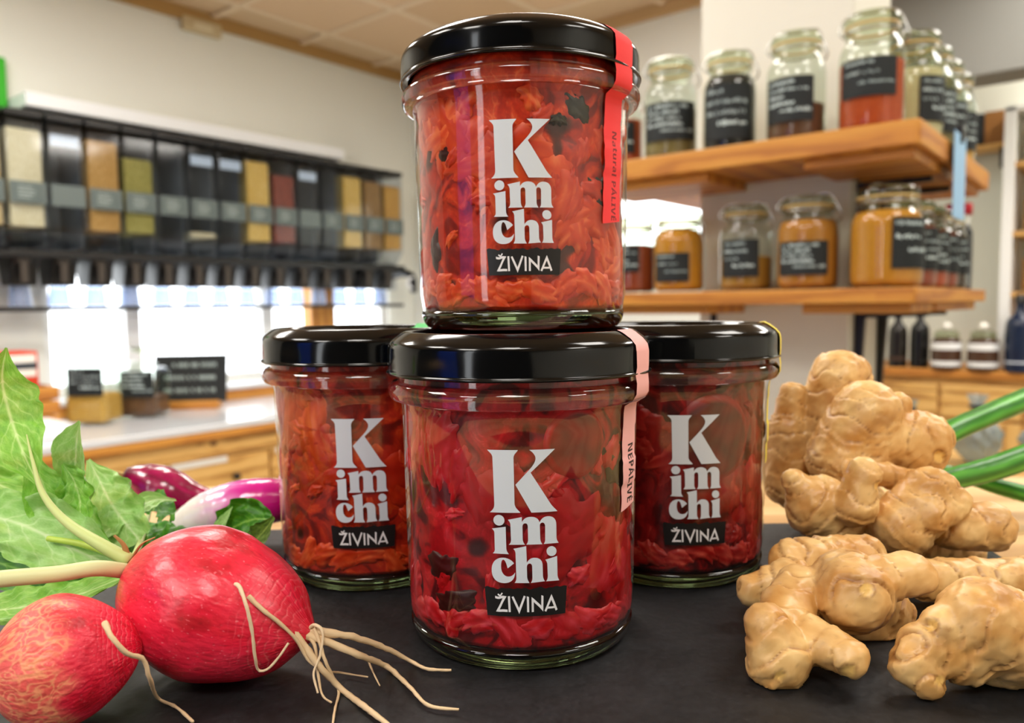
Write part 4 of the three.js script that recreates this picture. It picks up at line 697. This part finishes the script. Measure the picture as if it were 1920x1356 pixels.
{
  const fx = -2.85, top = -0.35, z0 = -0.55, z1 = -3.4;
  const c = thing('counter_cabinet', 'long pine counter cabinet with drawers under the window', 'cabinet', [-3.3, FLOOR, -2.0]);
  const L = (g) => g.translate(3.3, -FLOOR, 2.0);
  part('carcass', L(between(-3.74, fx - 0.02, FLOOR + 0.06, top - 0.03, z1, z0, 0.004, 2)), WOOD_PINE, c);
  part('front_rail', L(between(fx - 0.02, fx, top - 0.135, top - 0.03, z1, z0, 0.003, 2)), WOOD_PINE, c);
  part('plinth', L(between(-3.7, fx - 0.06, FLOOR, FLOOR + 0.06, z1, z0, 0.003, 2)), std(0x3a2c20, 0.7), c);
  let z = z0 - 0.02; const ws = [0.42, 0.42, 0.46, 0.52, 0.52, 0.46];
  ws.forEach((w, i) => {
    const za = z, zb = z - w + 0.012; z -= w;
    const d = part('drawer', L(between(fx - 0.02, fx - 0.001, top - 0.33, top - 0.142, zb, za, 0.006, 2)), WOOD_PINE, c);
    part('knob', L(lathe([[0, 0], [0.009, 0], [0.008, 0.012], [0.016, 0.02], [0.014, 0.028], [0, 0.03]], 16).rotateZ(-Math.PI / 2).translate(fx - 0.001, top - 0.225, (za + zb) / 2 - 0.06)), KNOB, d);
    part('label_strip', L(between(fx - 0.001, fx + 0.004, top - 0.162, top - 0.138, (za + zb) / 2 - 0.03, za - 0.02, 0.001)), LABEL_STRIP, d);
    const q = part('door', L(between(fx - 0.02, fx - 0.001, FLOOR + 0.07, top - 0.342, zb, za, 0.006, 1)), WOOD_PINE, c);
    part('knob', L(lathe([[0, 0], [0.009, 0], [0.008, 0.012], [0.016, 0.02], [0.014, 0.028], [0, 0.03]], 16).rotateZ(-Math.PI / 2).translate(fx - 0.001, top - 0.5, za - 0.06)), KNOB, q);
  });
  const w = thing('countertop', 'glossy pale grey worktop on the pine counter', 'worktop', [-3.3, top - 0.03, -2.0]);
  part('slab', between(-0.44, 0.47, 0.002, 0.03, -1.42, 1.47, 0.005), COUNTER_TOP, w); part('front_edge', between(0.455, 0.475, -0.03, 0.0, -1.42, 1.47, 0.004, 2), WOOD_SHELF, w);
  const s = thing('window_ledge', 'raised white ledge with a wooden edge along the window', 'ledge', [-3.63, top, -2.0]);
  part('board', between(-0.12, 0.11, 0.048, 0.07, -1.4, 1.3, 0.004), COUNTER_TOP, s); part('front_edge', between(0.095, 0.115, 0.0, 0.047, -1.4, 1.3, 0.003, 2), WOOD_SHELF, s);
}
// ---------------------------------------------------------------- storage jars
const FILLS = { rust: grainMat(21, 0xa8380c, 0xcc5a1c, 60), orange: grainMat(22, 0xc07812, 0xdc9a2c, 70), curry: grainMat(23, 0xb06a1c, 0xcc8c34, 70), mustard: grainMat(24, 0x9c6c20, 0xb88838, 70), brick: grainMat(25, 0x8c3418, 0xa84c28, 60), darkbrown: grainMat(26, 0x2c1c12, 0x5c3c26, 30), black: grainMat(27, 0x141212, 0x33302c, 30), mocha: grainMat(28, 0x50301e, 0x7c5236, 40), herb: grainMat(29, 0x6c5c34, 0x9c8a58, 24), pale: grainMat(30, 0xc8b888, 0xe4d8b0, 40), ginger: grainMat(31, 0xc89038, 0xdcae5c, 50) };
const jarKits = new Map();
function jarKit(R, H, fill) {
  const key = [R, H, fill].join(); if (jarKits.has(key)) return jarKits.get(key);
  const bodyH = H * 0.80, prof = (e) => smoothPts([[R * 0.80 - e, e * 1.5], [R * 0.96 - e, H * 0.035 + e], [R - e, H * 0.12], [R - e, bodyH * 0.45], [R - e, bodyH * 0.74], [R * 0.95 - e, bodyH * 0.86], [R * 0.82 - e, bodyH * 0.94], [R * 0.76 - e, bodyH]], 30);
  const inner = prof(0.003), fy = bodyH * fill, cut = [[0.0005, 0.006]];
  for (const p of inner) if (p[1] < fy) cut.push(p);
  cut.push([cut.at(-1)[0], fy], [cut.at(-1)[0] * 0.6, fy + 0.004], [0.0005, fy + 0.006]);
  const fg = lathe(cut, 40), uv = fg.attributes.uv, p = fg.attributes.position; for (let i = 0; i < p.count; i++) uv.setXY(i, uv.getX(i) * 3, p.getY(i) * 8);
  const kit = {
    body: lathe([[0.0005, 0.001], ...prof(0)], 48), fill: fg,
    neck: lathe(smoothPts([[R * 0.76, bodyH], [R * 0.80, bodyH + H * 0.012], [R * 0.86, bodyH + H * 0.03], [R * 0.86, bodyH + H * 0.055], [R * 0.80, bodyH + H * 0.07]], 16), 48),
    seal: new THREE.TorusGeometry(R * 0.80, R * 0.045, 8, 40).rotateX(Math.PI / 2).translate(0, bodyH + H * 0.075, 0),
    lid: lathe(smoothPts([[R * 0.78, bodyH + H * 0.08], [R * 0.86, bodyH + H * 0.09], [R * 0.87, bodyH + H * 0.12], [R * 0.82, bodyH + H * 0.16], [R * 0.66, bodyH + H * 0.185], [R * 0.4, bodyH + H * 0.18], [0.0005, bodyH + H * 0.178]], 26), 48),
    bail: mergeGeometries([new THREE.TorusGeometry(R * 0.84, 0.0019, 6, 44).rotateX(Math.PI / 2).translate(0, bodyH + H * 0.025, 0),
      taperTube([V3(-R * 0.86, bodyH + H * 0.02, 0.012), V3(-R * 0.98, bodyH + H * 0.08, 0.014), V3(-R * 0.7, bodyH + H * 0.19, 0.008), V3(0, bodyH + H * 0.195, 0.005), V3(R * 0.7, bodyH + H * 0.19, 0.008), V3(R * 0.98, bodyH + H * 0.06, 0.014), V3(R * 1.1, bodyH - H * 0.05, 0.012), V3(R * 0.95, bodyH - H * 0.09, 0.0)], 0.0019, 0.0019, 40, 6)]),
  };
  jarKits.set(key, kit); return kit;
}
function chalkLabel(R, w, y0, y1, turn) {
  const n = 16, pos = [], uv = [], idx = [];
  for (const [rr, s] of [[R + 0.0012, 1]]) for (let i = 0; i <= n; i++) for (let j = 0; j <= 1; j++) { const a = turn + (i / n - 0.5) * w / R; pos.push(rr * Math.sin(a), j ? y1 : y0, rr * Math.cos(a)); uv.push(i / n, j); if (i < n && !j) { const q = i * 2; idx.push(q, q + 2, q + 1, q + 1, q + 2, q + 3); } }
  const g = new THREE.BufferGeometry(); g.setAttribute('position', new THREE.Float32BufferAttribute(pos, 3)); g.setAttribute('uv', new THREE.Float32BufferAttribute(uv, 2)); g.setIndex(idx); g.computeVertexNormals(); return g;
}
let jarNo = 0;
function storageJar(label, [x, y, z], R, H, fillName, level, { turn = -20, w = R * 1.25, y0 = 0.16, y1 = 0.56, group = 'clip-top spice jars on the pillar shelves', chalk } = {}) {
  const g = thing('storage_jar', label, 'jar', [x, y, z], 0, group), k = jarKit(R, H, level); jarNo++;
  part('contents', k.fill, FILLS[fillName], g); part('glass_body', k.body, CLEAR, g); part('glass_neck', k.neck, GREENISH, g); part('seal_ring', k.seal, SEAL, g); part('glass_lid', k.lid, GREENISH, g); part('wire_clip', k.bail, WIRE, g);
  g.children.forEach((c) => { c.rotation.y = rad(turn); });
  if (chalk !== null) part('chalk_label', chalkLabel(R, w, H * y0, H * y1, rad(turn)), CHALK[jarNo % 6], g);
  return g;
}
// ---------------------------------------------------------------- spice shelves round the pillar
const SH = [0.441, 0.131];
SH.forEach((top, k) => {
  const x0 = -1.085, x1 = -0.332, z0 = -1.6, z1 = -2.42, th = k ? 0.03 : 0.046, px0 = -0.888, px1 = -0.517, pz0 = -1.847, pz1 = -2.168;
  const s = thing('shelf', k ? 'lower wooden shelf board wrapped round the white pillar' : 'upper wooden shelf board wrapped round the white pillar', 'shelf', [-0.7, top - th, -2.0]);
  const L = (g) => g.translate(0.7, -(top - th), 2.0);
  const oct = (a, b, c, d, r) => { const sh = new THREE.Shape(); sh.moveTo(a + r, c); sh.lineTo(b - r, c); sh.quadraticCurveTo(b, c, b, c + r); sh.lineTo(b, d - r); sh.quadraticCurveTo(b, d, b - r, d); sh.lineTo(a + r, d); sh.quadraticCurveTo(a, d, a, d - r); sh.lineTo(a, c + r); sh.quadraticCurveTo(a, c, a + r, c); return sh; };
  const sh = oct(x0, x1, -z0 , -z1, 0.012), hole = new THREE.Path(); hole.moveTo(px0, -pz0); hole.lineTo(px0, -pz1); hole.lineTo(px1, -pz1); hole.lineTo(px1, -pz0); hole.closePath(); sh.holes.push(hole);
  const g = new THREE.ExtrudeGeometry(sh, { depth: th - 0.006, bevelEnabled: true, bevelThickness: 0.003, bevelSize: 0.003, bevelSegments: 2, curveSegments: 6 }).rotateX(-Math.PI / 2); g.translate(0, top - th + 0.003, 0);
  part('board', L(metreUV(g, k * 0.4, k * 0.3)), WOOD_SHELF, s);
  for (const [a, b] of [[-0.55, -0.345], [-1.07, -0.76]]) part('batten', L(between(a, b, top - th - 0.02, top - th, k ? -1.63 : -1.625, -1.84, 0.003, 0)), WOOD_SHELF, s);
  part('batten', L(between(-0.51, -0.345, top - th - 0.02, top - th, -1.87, -2.36, 0.003, 2)), WOOD_SHELF, s);
  const gus = (dx, dz, X, Z) => { const t = new THREE.Shape(); t.moveTo(0, 0); t.lineTo(0.15, 0); t.lineTo(0.15, -0.008); t.lineTo(0.021, -0.012); t.lineTo(0.010, -0.2); t.lineTo(0, -0.2); t.closePath(); const e = new THREE.ExtrudeGeometry(t, { depth: 0.014, bevelEnabled: true, bevelThickness: 0.001, bevelSize: 0.001, bevelSegments: 1 }).translate(0, 0, -0.007); if (dz) e.rotateY(-Math.PI / 2 * dz); return e.translate(X, top - th - 0.0215, Z); };
  for (const z of [-1.90, -2.10]) part('bracket', L(gus(1, 0, -0.517, z)), BLACK_METAL, s);
  if (k) for (const x of [-0.845]) part('bracket', L(gus(0, -1, x, -1.847)), BLACK_METAL, s);
});
{
  const U = SH[0], D = SH[1];
  storageJar('spice jar of dark herb tea with a wide black label, leftmost on the upper shelf', [-0.895, U, -1.71], 0.062, 0.245, 'herb', 0.62, { turn: 25, w: 0.136, y0: 0.18, y1: 0.54 });
  storageJar('small spice jar of orange powder mostly hidden by the top kimchi jar, upper shelf', [-1.022, U, -1.70], 0.05, 0.19, 'rust', 0.75, { turn: 20, w: 0.08 });
  storageJar('spice jar of black tea filled to its neck, second large jar on the upper shelf', [-0.742, U, -1.70], 0.058, 0.225, 'black', 0.93, { turn: 15, w: 0.112, y0: 0.11, y1: 0.64 });
  storageJar('spice jar with dark brown powder below a big black label, third on the upper shelf', [-0.593, U, -1.70], 0.060, 0.235, 'mocha', 0.42, { turn: 3, w: 0.106, y0: 0.17, y1: 0.56 });
  storageJar('spice jar of rust orange paprika powder, fourth on the upper shelf by the corner', [-0.442, U, -1.70], 0.062, 0.24, 'rust', 0.72, { turn: 8, w: 0.112, y0: 0.27, y1: 0.58 });
  const side = { turn: 62, w: 0.08, group: 'spice jars along the right side of the pillar' };
  ['second', 'third', 'fourth', 'fifth'].forEach((n, i) => storageJar(`${['cream coloured', 'pale green', 'dark', 'light brown'][i]} spice jar ${n} from the corner along the side of the upper shelf`, [-0.40, U, -1.87 - i * 0.135], 0.058, 0.235, ['pale', 'herb', 'darkbrown', 'ginger'][i], [0.8, 0.5, 0.6, 0.7][i], side));
  storageJar('spice jar of brick red powder, leftmost on the lower shelf behind the top kimchi jar', [-0.985, D, -1.69], 0.056, 0.185, 'brick', 0.78, { turn: 8, w: 0.07, y0: 0.28, y1: 0.62 });
  storageJar('spice jar of bright orange turmeric with a chalk label, second on the lower shelf', [-0.862, D, -1.69], 0.060, 0.19, 'orange', 0.96, { turn: 8, w: 0.088, y0: 0.13, y1: 0.48 });
  storageJar('half empty spice jar of mustard powder with a black label, third on the lower shelf', [-0.700, D, -1.70], 0.058, 0.195, 'mustard', 0.48, { turn: 6, w: 0.088, y0: 0.16, y1: 0.58 });
  storageJar('spice jar of curry orange powder with a wide black label, fourth on the lower shelf', [-0.560, D, -1.69], 0.063, 0.2, 'curry', 0.9, { turn: 7, w: 0.108, y0: 0.15, y1: 0.5 });
  storageJar('large spice jar of orange powder at the corner of the lower shelf', [-0.405, D, -1.69], 0.068, 0.205, 'orange', 0.92, { turn: 60, w: 0.09, y0: 0.18, y1: 0.66 });
  ['brick', 'rust', 'brick', 'darkbrown'].forEach((f, i) => storageJar(`${['brick red', 'rust red', 'second brick red', 'dark brown'][i]} spice jar ${['next behind', 'two behind', 'three behind', 'four behind'][i]} the orange corner jar, lower shelf`, [-0.395, D, -1.835 - i * 0.125], 0.055, 0.19, f, 0.85, { ...side, y0: 0.2, y1: 0.66 }));
  const rj = thing('bottle', 'white jar with a red cap standing past the last jars of the lower shelf', 'jar', [-0.385, D, -2.335]);
  part('glass_body', lathe(smoothPts([[0.0005, 0], [0.03, 0.0], [0.034, 0.01], [0.034, 0.14], [0.03, 0.16], [0.026, 0.17]], 20), 28), std(0x2c3238, 0.3), rj); part('cap', lathe([[0.0005, 0.225], [0.03, 0.225], [0.032, 0.22], [0.032, 0.195], [0.0005, 0.195]], 28), std(0xd01c34, 0.4), rj); part('neck', lathe([[0.026, 0.17], [0.028, 0.195]], 28), std(0xe8ece8, 0.4), rj);
  const tg = thing('hanging_tag', 'pale blue paper tag hanging from the side of the upper shelf', 'tag', [-0.318, 0.45, -1.93]);
  part('card', between(-0.001, 0.001, -0.17, 0.01, -0.06, 0.07, 0.0005), std(0x9cc8ec, 0.6), tg); part('clip', between(-0.012, 0.006, -0.006, 0.03, -0.012, 0.012, 0.002), BLACK_PLASTIC, tg);
}
// ---------------------------------------------------------------- things on the window counter
{
  const T0 = -0.35;
  const canister = (label, x, z, fill, level, hgt, knobbed) => {
    const g = thing('counter_jar', label, 'jar', [x, T0, z], rad(39)), w = 0.17, d = 0.17;
    part('contents', metreUV(new RoundedBoxGeometry(w - 0.016, level, d - 0.016, 2, 0.02).translate(0, level / 2 + 0.008, 0)), FILLS[fill], g);
    part('glass_body', new RoundedBoxGeometry(w, hgt, d, 4, 0.03).translate(0, hgt / 2, 0), CLEAR, g);
    part('glass_lid', lathe([[0.05, hgt], [0.056, hgt + 0.004], [0.056, hgt + 0.02], [0.03, hgt + 0.03], [0.0005, hgt + 0.032]], 32), CLEAR, g);
    if (knobbed) part('lid_knob', lathe([[0.006, hgt + 0.03], [0.006, hgt + 0.06], [0.05, hgt + 0.075], [0.052, hgt + 0.085], [0.0005, hgt + 0.088]], 32), GREENISH, g); else part('lid_rim', new THREE.TorusGeometry(0.056, 0.006, 8, 36).rotateX(Math.PI / 2).translate(0, hgt + 0.012, 0), GREENISH, g);
    const lb = new THREE.PlaneGeometry(0.14, 0.11).translate(0.012, level + 0.06, d / 2 + 0.0015); part('chalk_label', lb, CHALK[knobbed ? 1 : 3], g);
    return g;
  };
  canister('square glass jar of light brown grain with a black label, by the window', -3.27, -1.34, 'ginger', 0.115, 0.235, false);
  canister('square jar of dark brown grain with a knobbed lid, beside the price board', -3.30, -1.555, 'mocha', 0.085, 0.21, true);
  const b = thing('price_board', 'small black chalkboard leaning on a wooden stand on the counter', 'board', [-3.38, T0, -1.80], rad(48));
  part('stand', box(0.26, 0.035, 0.10, 0, 0.018, 0, 0.004), WOOD_SHELF, b); const bd = part('board', box(0.32, 0.22, 0.01, 0, 0.14, 0.0, 0.003), std(0x0c0f10, 0.6), b); bd.rotation.x = -0.24; 
  const wr = part('writing', new THREE.PlaneGeometry(0.30, 0.2).translate(0, 0.14, 0.006), std(0xffffff, 0.7, { map: canvasTexture(512, 320, (g, w, h) => { g.fillStyle = '#0c1112'; g.fillRect(0, 0, w, h); g.strokeStyle = '#9aa8a6'; g.lineWidth = 9; const R = rngOf(40); for (let i = 0; i < 3; i++) { for (let x = i ? 60 : 120; x < 430; ) { const k = 10 + 12 * R(); g.beginPath(); g.moveTo(x, 70 + i * 95); g.bezierCurveTo(x + 2, 40 + i * 95, x + k, 44 + i * 95, x + k * 0.9, 80 + i * 95); g.stroke(); x += k + 6 + (R() > 0.8 ? 20 : 0); } } }) }), b); wr.rotation.x = -0.24;
  const pk = thing('pink_knob_box', 'small pink thing peeping over the price board', 'box', [-3.62, T0 + 0.072, -1.93]); part('box_body', box(0.06, 0.075, 0.06, 0, 0.038, 0, 0.008), std(0xe85c8c, 0.5), pk); part('box_lid', box(0.064, 0.014, 0.064, 0, 0.082, 0, 0.004), std(0xf07ca4, 0.5), pk);
  const cr = thing('wooden_crate', 'orange wooden crate at the left end of the counter', 'crate', [-3.37, T0, -1.05]);
  for (let i = 0; i < 3; i++) { part('slat', box(0.02, 0.048, 0.3, 0.12, 0.03 + i * 0.055, 0, 0.003), WOOD_SHELF, cr); part('slat', box(0.02, 0.048, 0.3, -0.12, 0.03 + i * 0.055, 0, 0.003), WOOD_SHELF, cr); part('slat', box(0.22, 0.048, 0.02, 0, 0.03 + i * 0.055, 0.14, 0.003), WOOD_SHELF, cr); part('slat', box(0.22, 0.048, 0.02, 0, 0.03 + i * 0.055, -0.14, 0.003), WOOD_SHELF, cr); }
  part('bottom', box(0.24, 0.01, 0.28, 0, 0.006, 0, 0.002), WOOD_SHELF, cr);
  const rb = thing('paper_carton', 'red and white carton with a dark band standing in the orange crate', 'carton', [-3.37, T0 + 0.012, -1.05]);
  part('carton_body', box(0.16, 0.29, 0.2, 0, 0.145, 0, 0.006), std(0xd8401c, 0.6), rb); part('white_panel', box(0.165, 0.085, 0.11, 0, 0.235, -0.036, 0.004), std(0xf0ece4, 0.6), rb); part('dark_band', box(0.168, 0.026, 0.115, 0, 0.235, -0.036, 0.003), std(0x2c3640, 0.5), rb);
  const st = thing('paper_stack', 'stack of white paper bags at the left front of the counter', 'paper', [-3.08, T0, -1.04]); part('paper_block', box(0.22, 0.05, 0.2, 0, 0.026, 0, 0.004), std(0xe8eaf0, 0.7), st); part('top_sheet', box(0.2, 0.004, 0.19, 0.008, 0.054, 0.006, 0.001), std(0xf4f4f6, 0.7), st);
}
// ---------------------------------------------------------------- sideboard and hutch in the alcove
{
  const sz = -4.4, top = -0.245;
  const c = thing('sideboard', 'pine sideboard with drawers against the alcove wall', 'sideboard', [-0.3, FLOOR, -4.65]);
  const L = (g) => g.translate(0.3, -FLOOR, 4.65);
  part('carcass', L(between(-1.16, 0.7, FLOOR, top - 0.04, -4.92, sz - 0.02, 0.004, 0)), WOOD_PINE, c);
  part('worktop', L(between(-1.18, 0.72, top - 0.04, top, -4.93, sz + 0.02, 0.006, 0)), WOOD_SHELF, c);
  for (let i = 0; i < 4; i++) { const d = part('drawer', L(between(-1.14 + i * 0.36, -1.14 + i * 0.36 + 0.345, top - 0.24, top - 0.075, sz - 0.02, sz, 0.006, 0)), WOOD_PINE, c); part('knob', L(lathe([[0, 0], [0.01, 0], [0.008, 0.014], [0.018, 0.024], [0, 0.034]], 14).rotateX(Math.PI / 2).translate(-1.14 + i * 0.36 + 0.17, top - 0.16, sz)), KNOB, d); const q = part('door', L(between(-1.14 + i * 0.36, -1.14 + i * 0.36 + 0.345, FLOOR + 0.06, top - 0.255, sz - 0.02, sz, 0.006, 1)), WOOD_PINE, c); part('knob', L(lathe([[0, 0], [0.01, 0], [0.008, 0.014], [0.018, 0.024], [0, 0.034]], 14).rotateX(Math.PI / 2).translate(-1.14 + i * 0.36 + 0.3, top - 0.45, sz)), KNOB, q); }
  const preserve = (label, x, z) => { const g = thing('preserve_jar', label, 'jar', [x, top, z], 0, 'preserve jars on the sideboard'); part('glass_body', lathe(smoothPts([[0.0005, 0.001], [0.06, 0.002], [0.068, 0.015], [0.068, 0.13], [0.06, 0.15], [0.05, 0.16]], 24), 36), std(0x4a3020, 0.2), g); part('paper_label', lathe([[0.0688, 0.02], [0.0688, 0.135]], 36), std(0xf0f2f4, 0.6), g); part('lid', lathe(smoothPts([[0.052, 0.15], [0.056, 0.16], [0.056, 0.185], [0.03, 0.2], [0.0005, 0.2]], 18), 32), GREENISH, g); part('lid_knob', new THREE.SphereGeometry(0.022, 16, 12).translate(0, 0.215, 0), std(0xf2efe6, 0.3), g); };
  preserve('white labelled preserve jar left of the pair on the sideboard', -0.765, -4.26 - 0.16); preserve('white labelled preserve jar right of the pair, between its neighbour and a dark bottle', -0.605, -4.26 - 0.16);
  const bottle = (label, x, z, r, h, color, lab) => { const g = thing('bottle', label, 'bottle', [x, top, z]); part('glass_body', lathe(smoothPts([[0.0005, 0], [r * 0.9, 0], [r, 0.012], [r, h * 0.62], [r * 0.5, h * 0.76], [r * 0.34, h * 0.86], [r * 0.34, h]], 28), 28), std(color, 0.15), g); part('cap', lathe([[0.0005, h + 0.012], [r * 0.4, h + 0.01], [r * 0.42, h - 0.03]], 20), BLACK_PLASTIC, g); if (lab) part('paper_label', lathe([[r + 0.001, h * 0.12], [r + 0.001, h * 0.5]], 28), std(lab, 0.6), g); };
  bottle('dark brown bottle at the left end of the sideboard beside the pillar', -1.0, -4.46, 0.045, 0.30, 0x16100c, 0x3a2416); bottle('black bottle second from the left end of the sideboard', -0.90, -4.48, 0.045, 0.31, 0x0c0c0e, null);
  bottle('tall dark blue bottle with a white label at the right of the sideboard', -0.455, -4.42, 0.06, 0.36, 0x10203c, 0xdce6f4); bottle('black bottle right of the dark blue bottle', -0.33, -4.44, 0.055, 0.36, 0x0a0a0c, 0xc8a888);
  const h = thing('storage_rack', 'tall white rack with shelves standing on the sideboard', 'rack', [-0.2, top, -4.75]);
  const M = (g) => g.translate(0.2, -top, 4.75);
  part('side_panel', M(between(-0.565, -0.515, top, 1.05, -4.93, -4.56, 0.004)), WHITE_PAINT, h); part('side_panel', M(between(0.3, 0.35, top, 1.05, -4.93, -4.56, 0.004)), WHITE_PAINT, h);
  for (const y of [0.14, 0.44, 0.78]) part('shelf_board', M(between(-0.515, 0.3, y - 0.025, y, -4.93, -4.57, 0.003)), WOOD_PINE, h); part('top_panel', M(between(-0.565, 0.35, 1.025, 1.05, -4.93, -4.56, 0.003)), WHITE_PAINT, h);
  storageJar('big orange jar on the middle board of the white rack', [-0.40, 0.44, -4.68], 0.085, 0.26, 'orange', 0.9, { turn: 60, group: 'jars in the white rack' }); storageJar('brown grain jar on the lowest board of the white rack', [-0.41, 0.14, -4.68], 0.075, 0.25, 'curry', 0.85, { turn: 60, group: 'jars in the white rack' }); storageJar('pale grain jar on the top board of the white rack', [-0.41, 0.78, -4.68], 0.075, 0.22, 'pale', 0.85, { turn: 60, group: 'jars in the white rack' });
  const ws = thing('wall_shelf', 'short shelf on the alcove wall left of the white rack', 'shelf', [-0.72, 0.90, -4.84]); part('board', box(0.30, 0.02, 0.2, 0, 0, 0, 0.003), WOOD_PINE, ws); for (const x of [-0.12, 0.12]) part('bracket', box(0.014, 0.1, 0.16, x, -0.06, -0.01, 0.003), BLACK_METAL, ws);
  const bx = (label, x, w, hh, cl) => { const g = thing('carton', label, 'carton', [x, 0.911, -4.84]); part('carton_body', box(w, hh, 0.14, 0, hh / 2, 0, 0.004), std(cl, 0.6), g); part('carton_flap', box(w * 0.98, 0.006, 0.07, 0, hh + 0.002, 0.034, 0.001), std(cl, 0.7), g); };
  bx('dark grey carton on the short alcove shelf', -0.75, 0.13, 0.16, 0x23282c); bx('brown carton beside the dark grey one on the short alcove shelf', -0.635, 0.09, 0.165, 0x9c6a34);
  // cellophane bags on a small side table in front of the sideboard
  const tb = thing('side_table', 'small wooden side table behind the ginger pile', 'table', [-0.36, FLOOR, -2.62]); part('tabletop', box(0.6, 0.03, 0.4, 0, 0.755, 0, 0.005), WOOD_PINE, tb); for (const x of [-0.26, 0.26]) for (const z of [-0.16, 0.16]) part('leg', box(0.04, 0.74, 0.04, x, 0.37, z, 0.004), WOOD_PINE, tb);
  const by = FLOOR + 0.7705;
  const bag = (label, x, z, w, hh, seed) => { const g = thing('cellophane_bag', label, 'bag', [x, by, z], seed, 'cellophane bags on the side table'); const q = new THREE.SphereGeometry(1, 40, 28), p = q.attributes.position; for (let i = 0; i < p.count; i++) { let a = p.getX(i), b = p.getY(i), c = p.getZ(i); const k = 1 + 0.14 * n3(a * 3 + seed, b * 3, c * 3) + 0.06 * n3(a * 9, b * 5 + seed, c * 9), t = (b + 1) / 2, tap = b > 0.1 ? lerp(1, 0.16, sstep(0.1, 0.95, b)) : 1; p.setXYZ(i, a * k * w * tap, Math.max(0, t * hh), c * k * w * 0.7 * tap); } q.computeVertexNormals(); part('bag_body', q, phys({ color: 0xc2d0d2, roughness: 0.18, transmission: 0.55, thickness: 0, ior: 1.4, specularIntensity: 1 }), g); part('dark_tie', new THREE.TorusGeometry(w * 0.2, 0.006, 8, 20).rotateX(Math.PI / 2).translate(0, hh * 0.93, 0), BLACK_PLASTIC, g); part('bag_frill', lathe([[w * 0.15, hh * 0.93], [w * 0.3, hh * 1.08], [w * 0.34, hh * 1.12]], 18), phys({ color: 0xd4dee0, roughness: 0.2, transmission: 0.6, thickness: 0 }), g); };
  bag('cellophane bag half hidden by the topmost ginger root', -0.545, -2.62, 0.06, 0.15, 1); bag('larger cellophane bag with a dark tie between two green scallion leaves', -0.36, -2.56, 0.085, 0.18, 2); bag('cellophane bag rightmost on the side table', -0.18, -2.62, 0.08, 0.15, 3);
}
renderer.render(scene, camera);
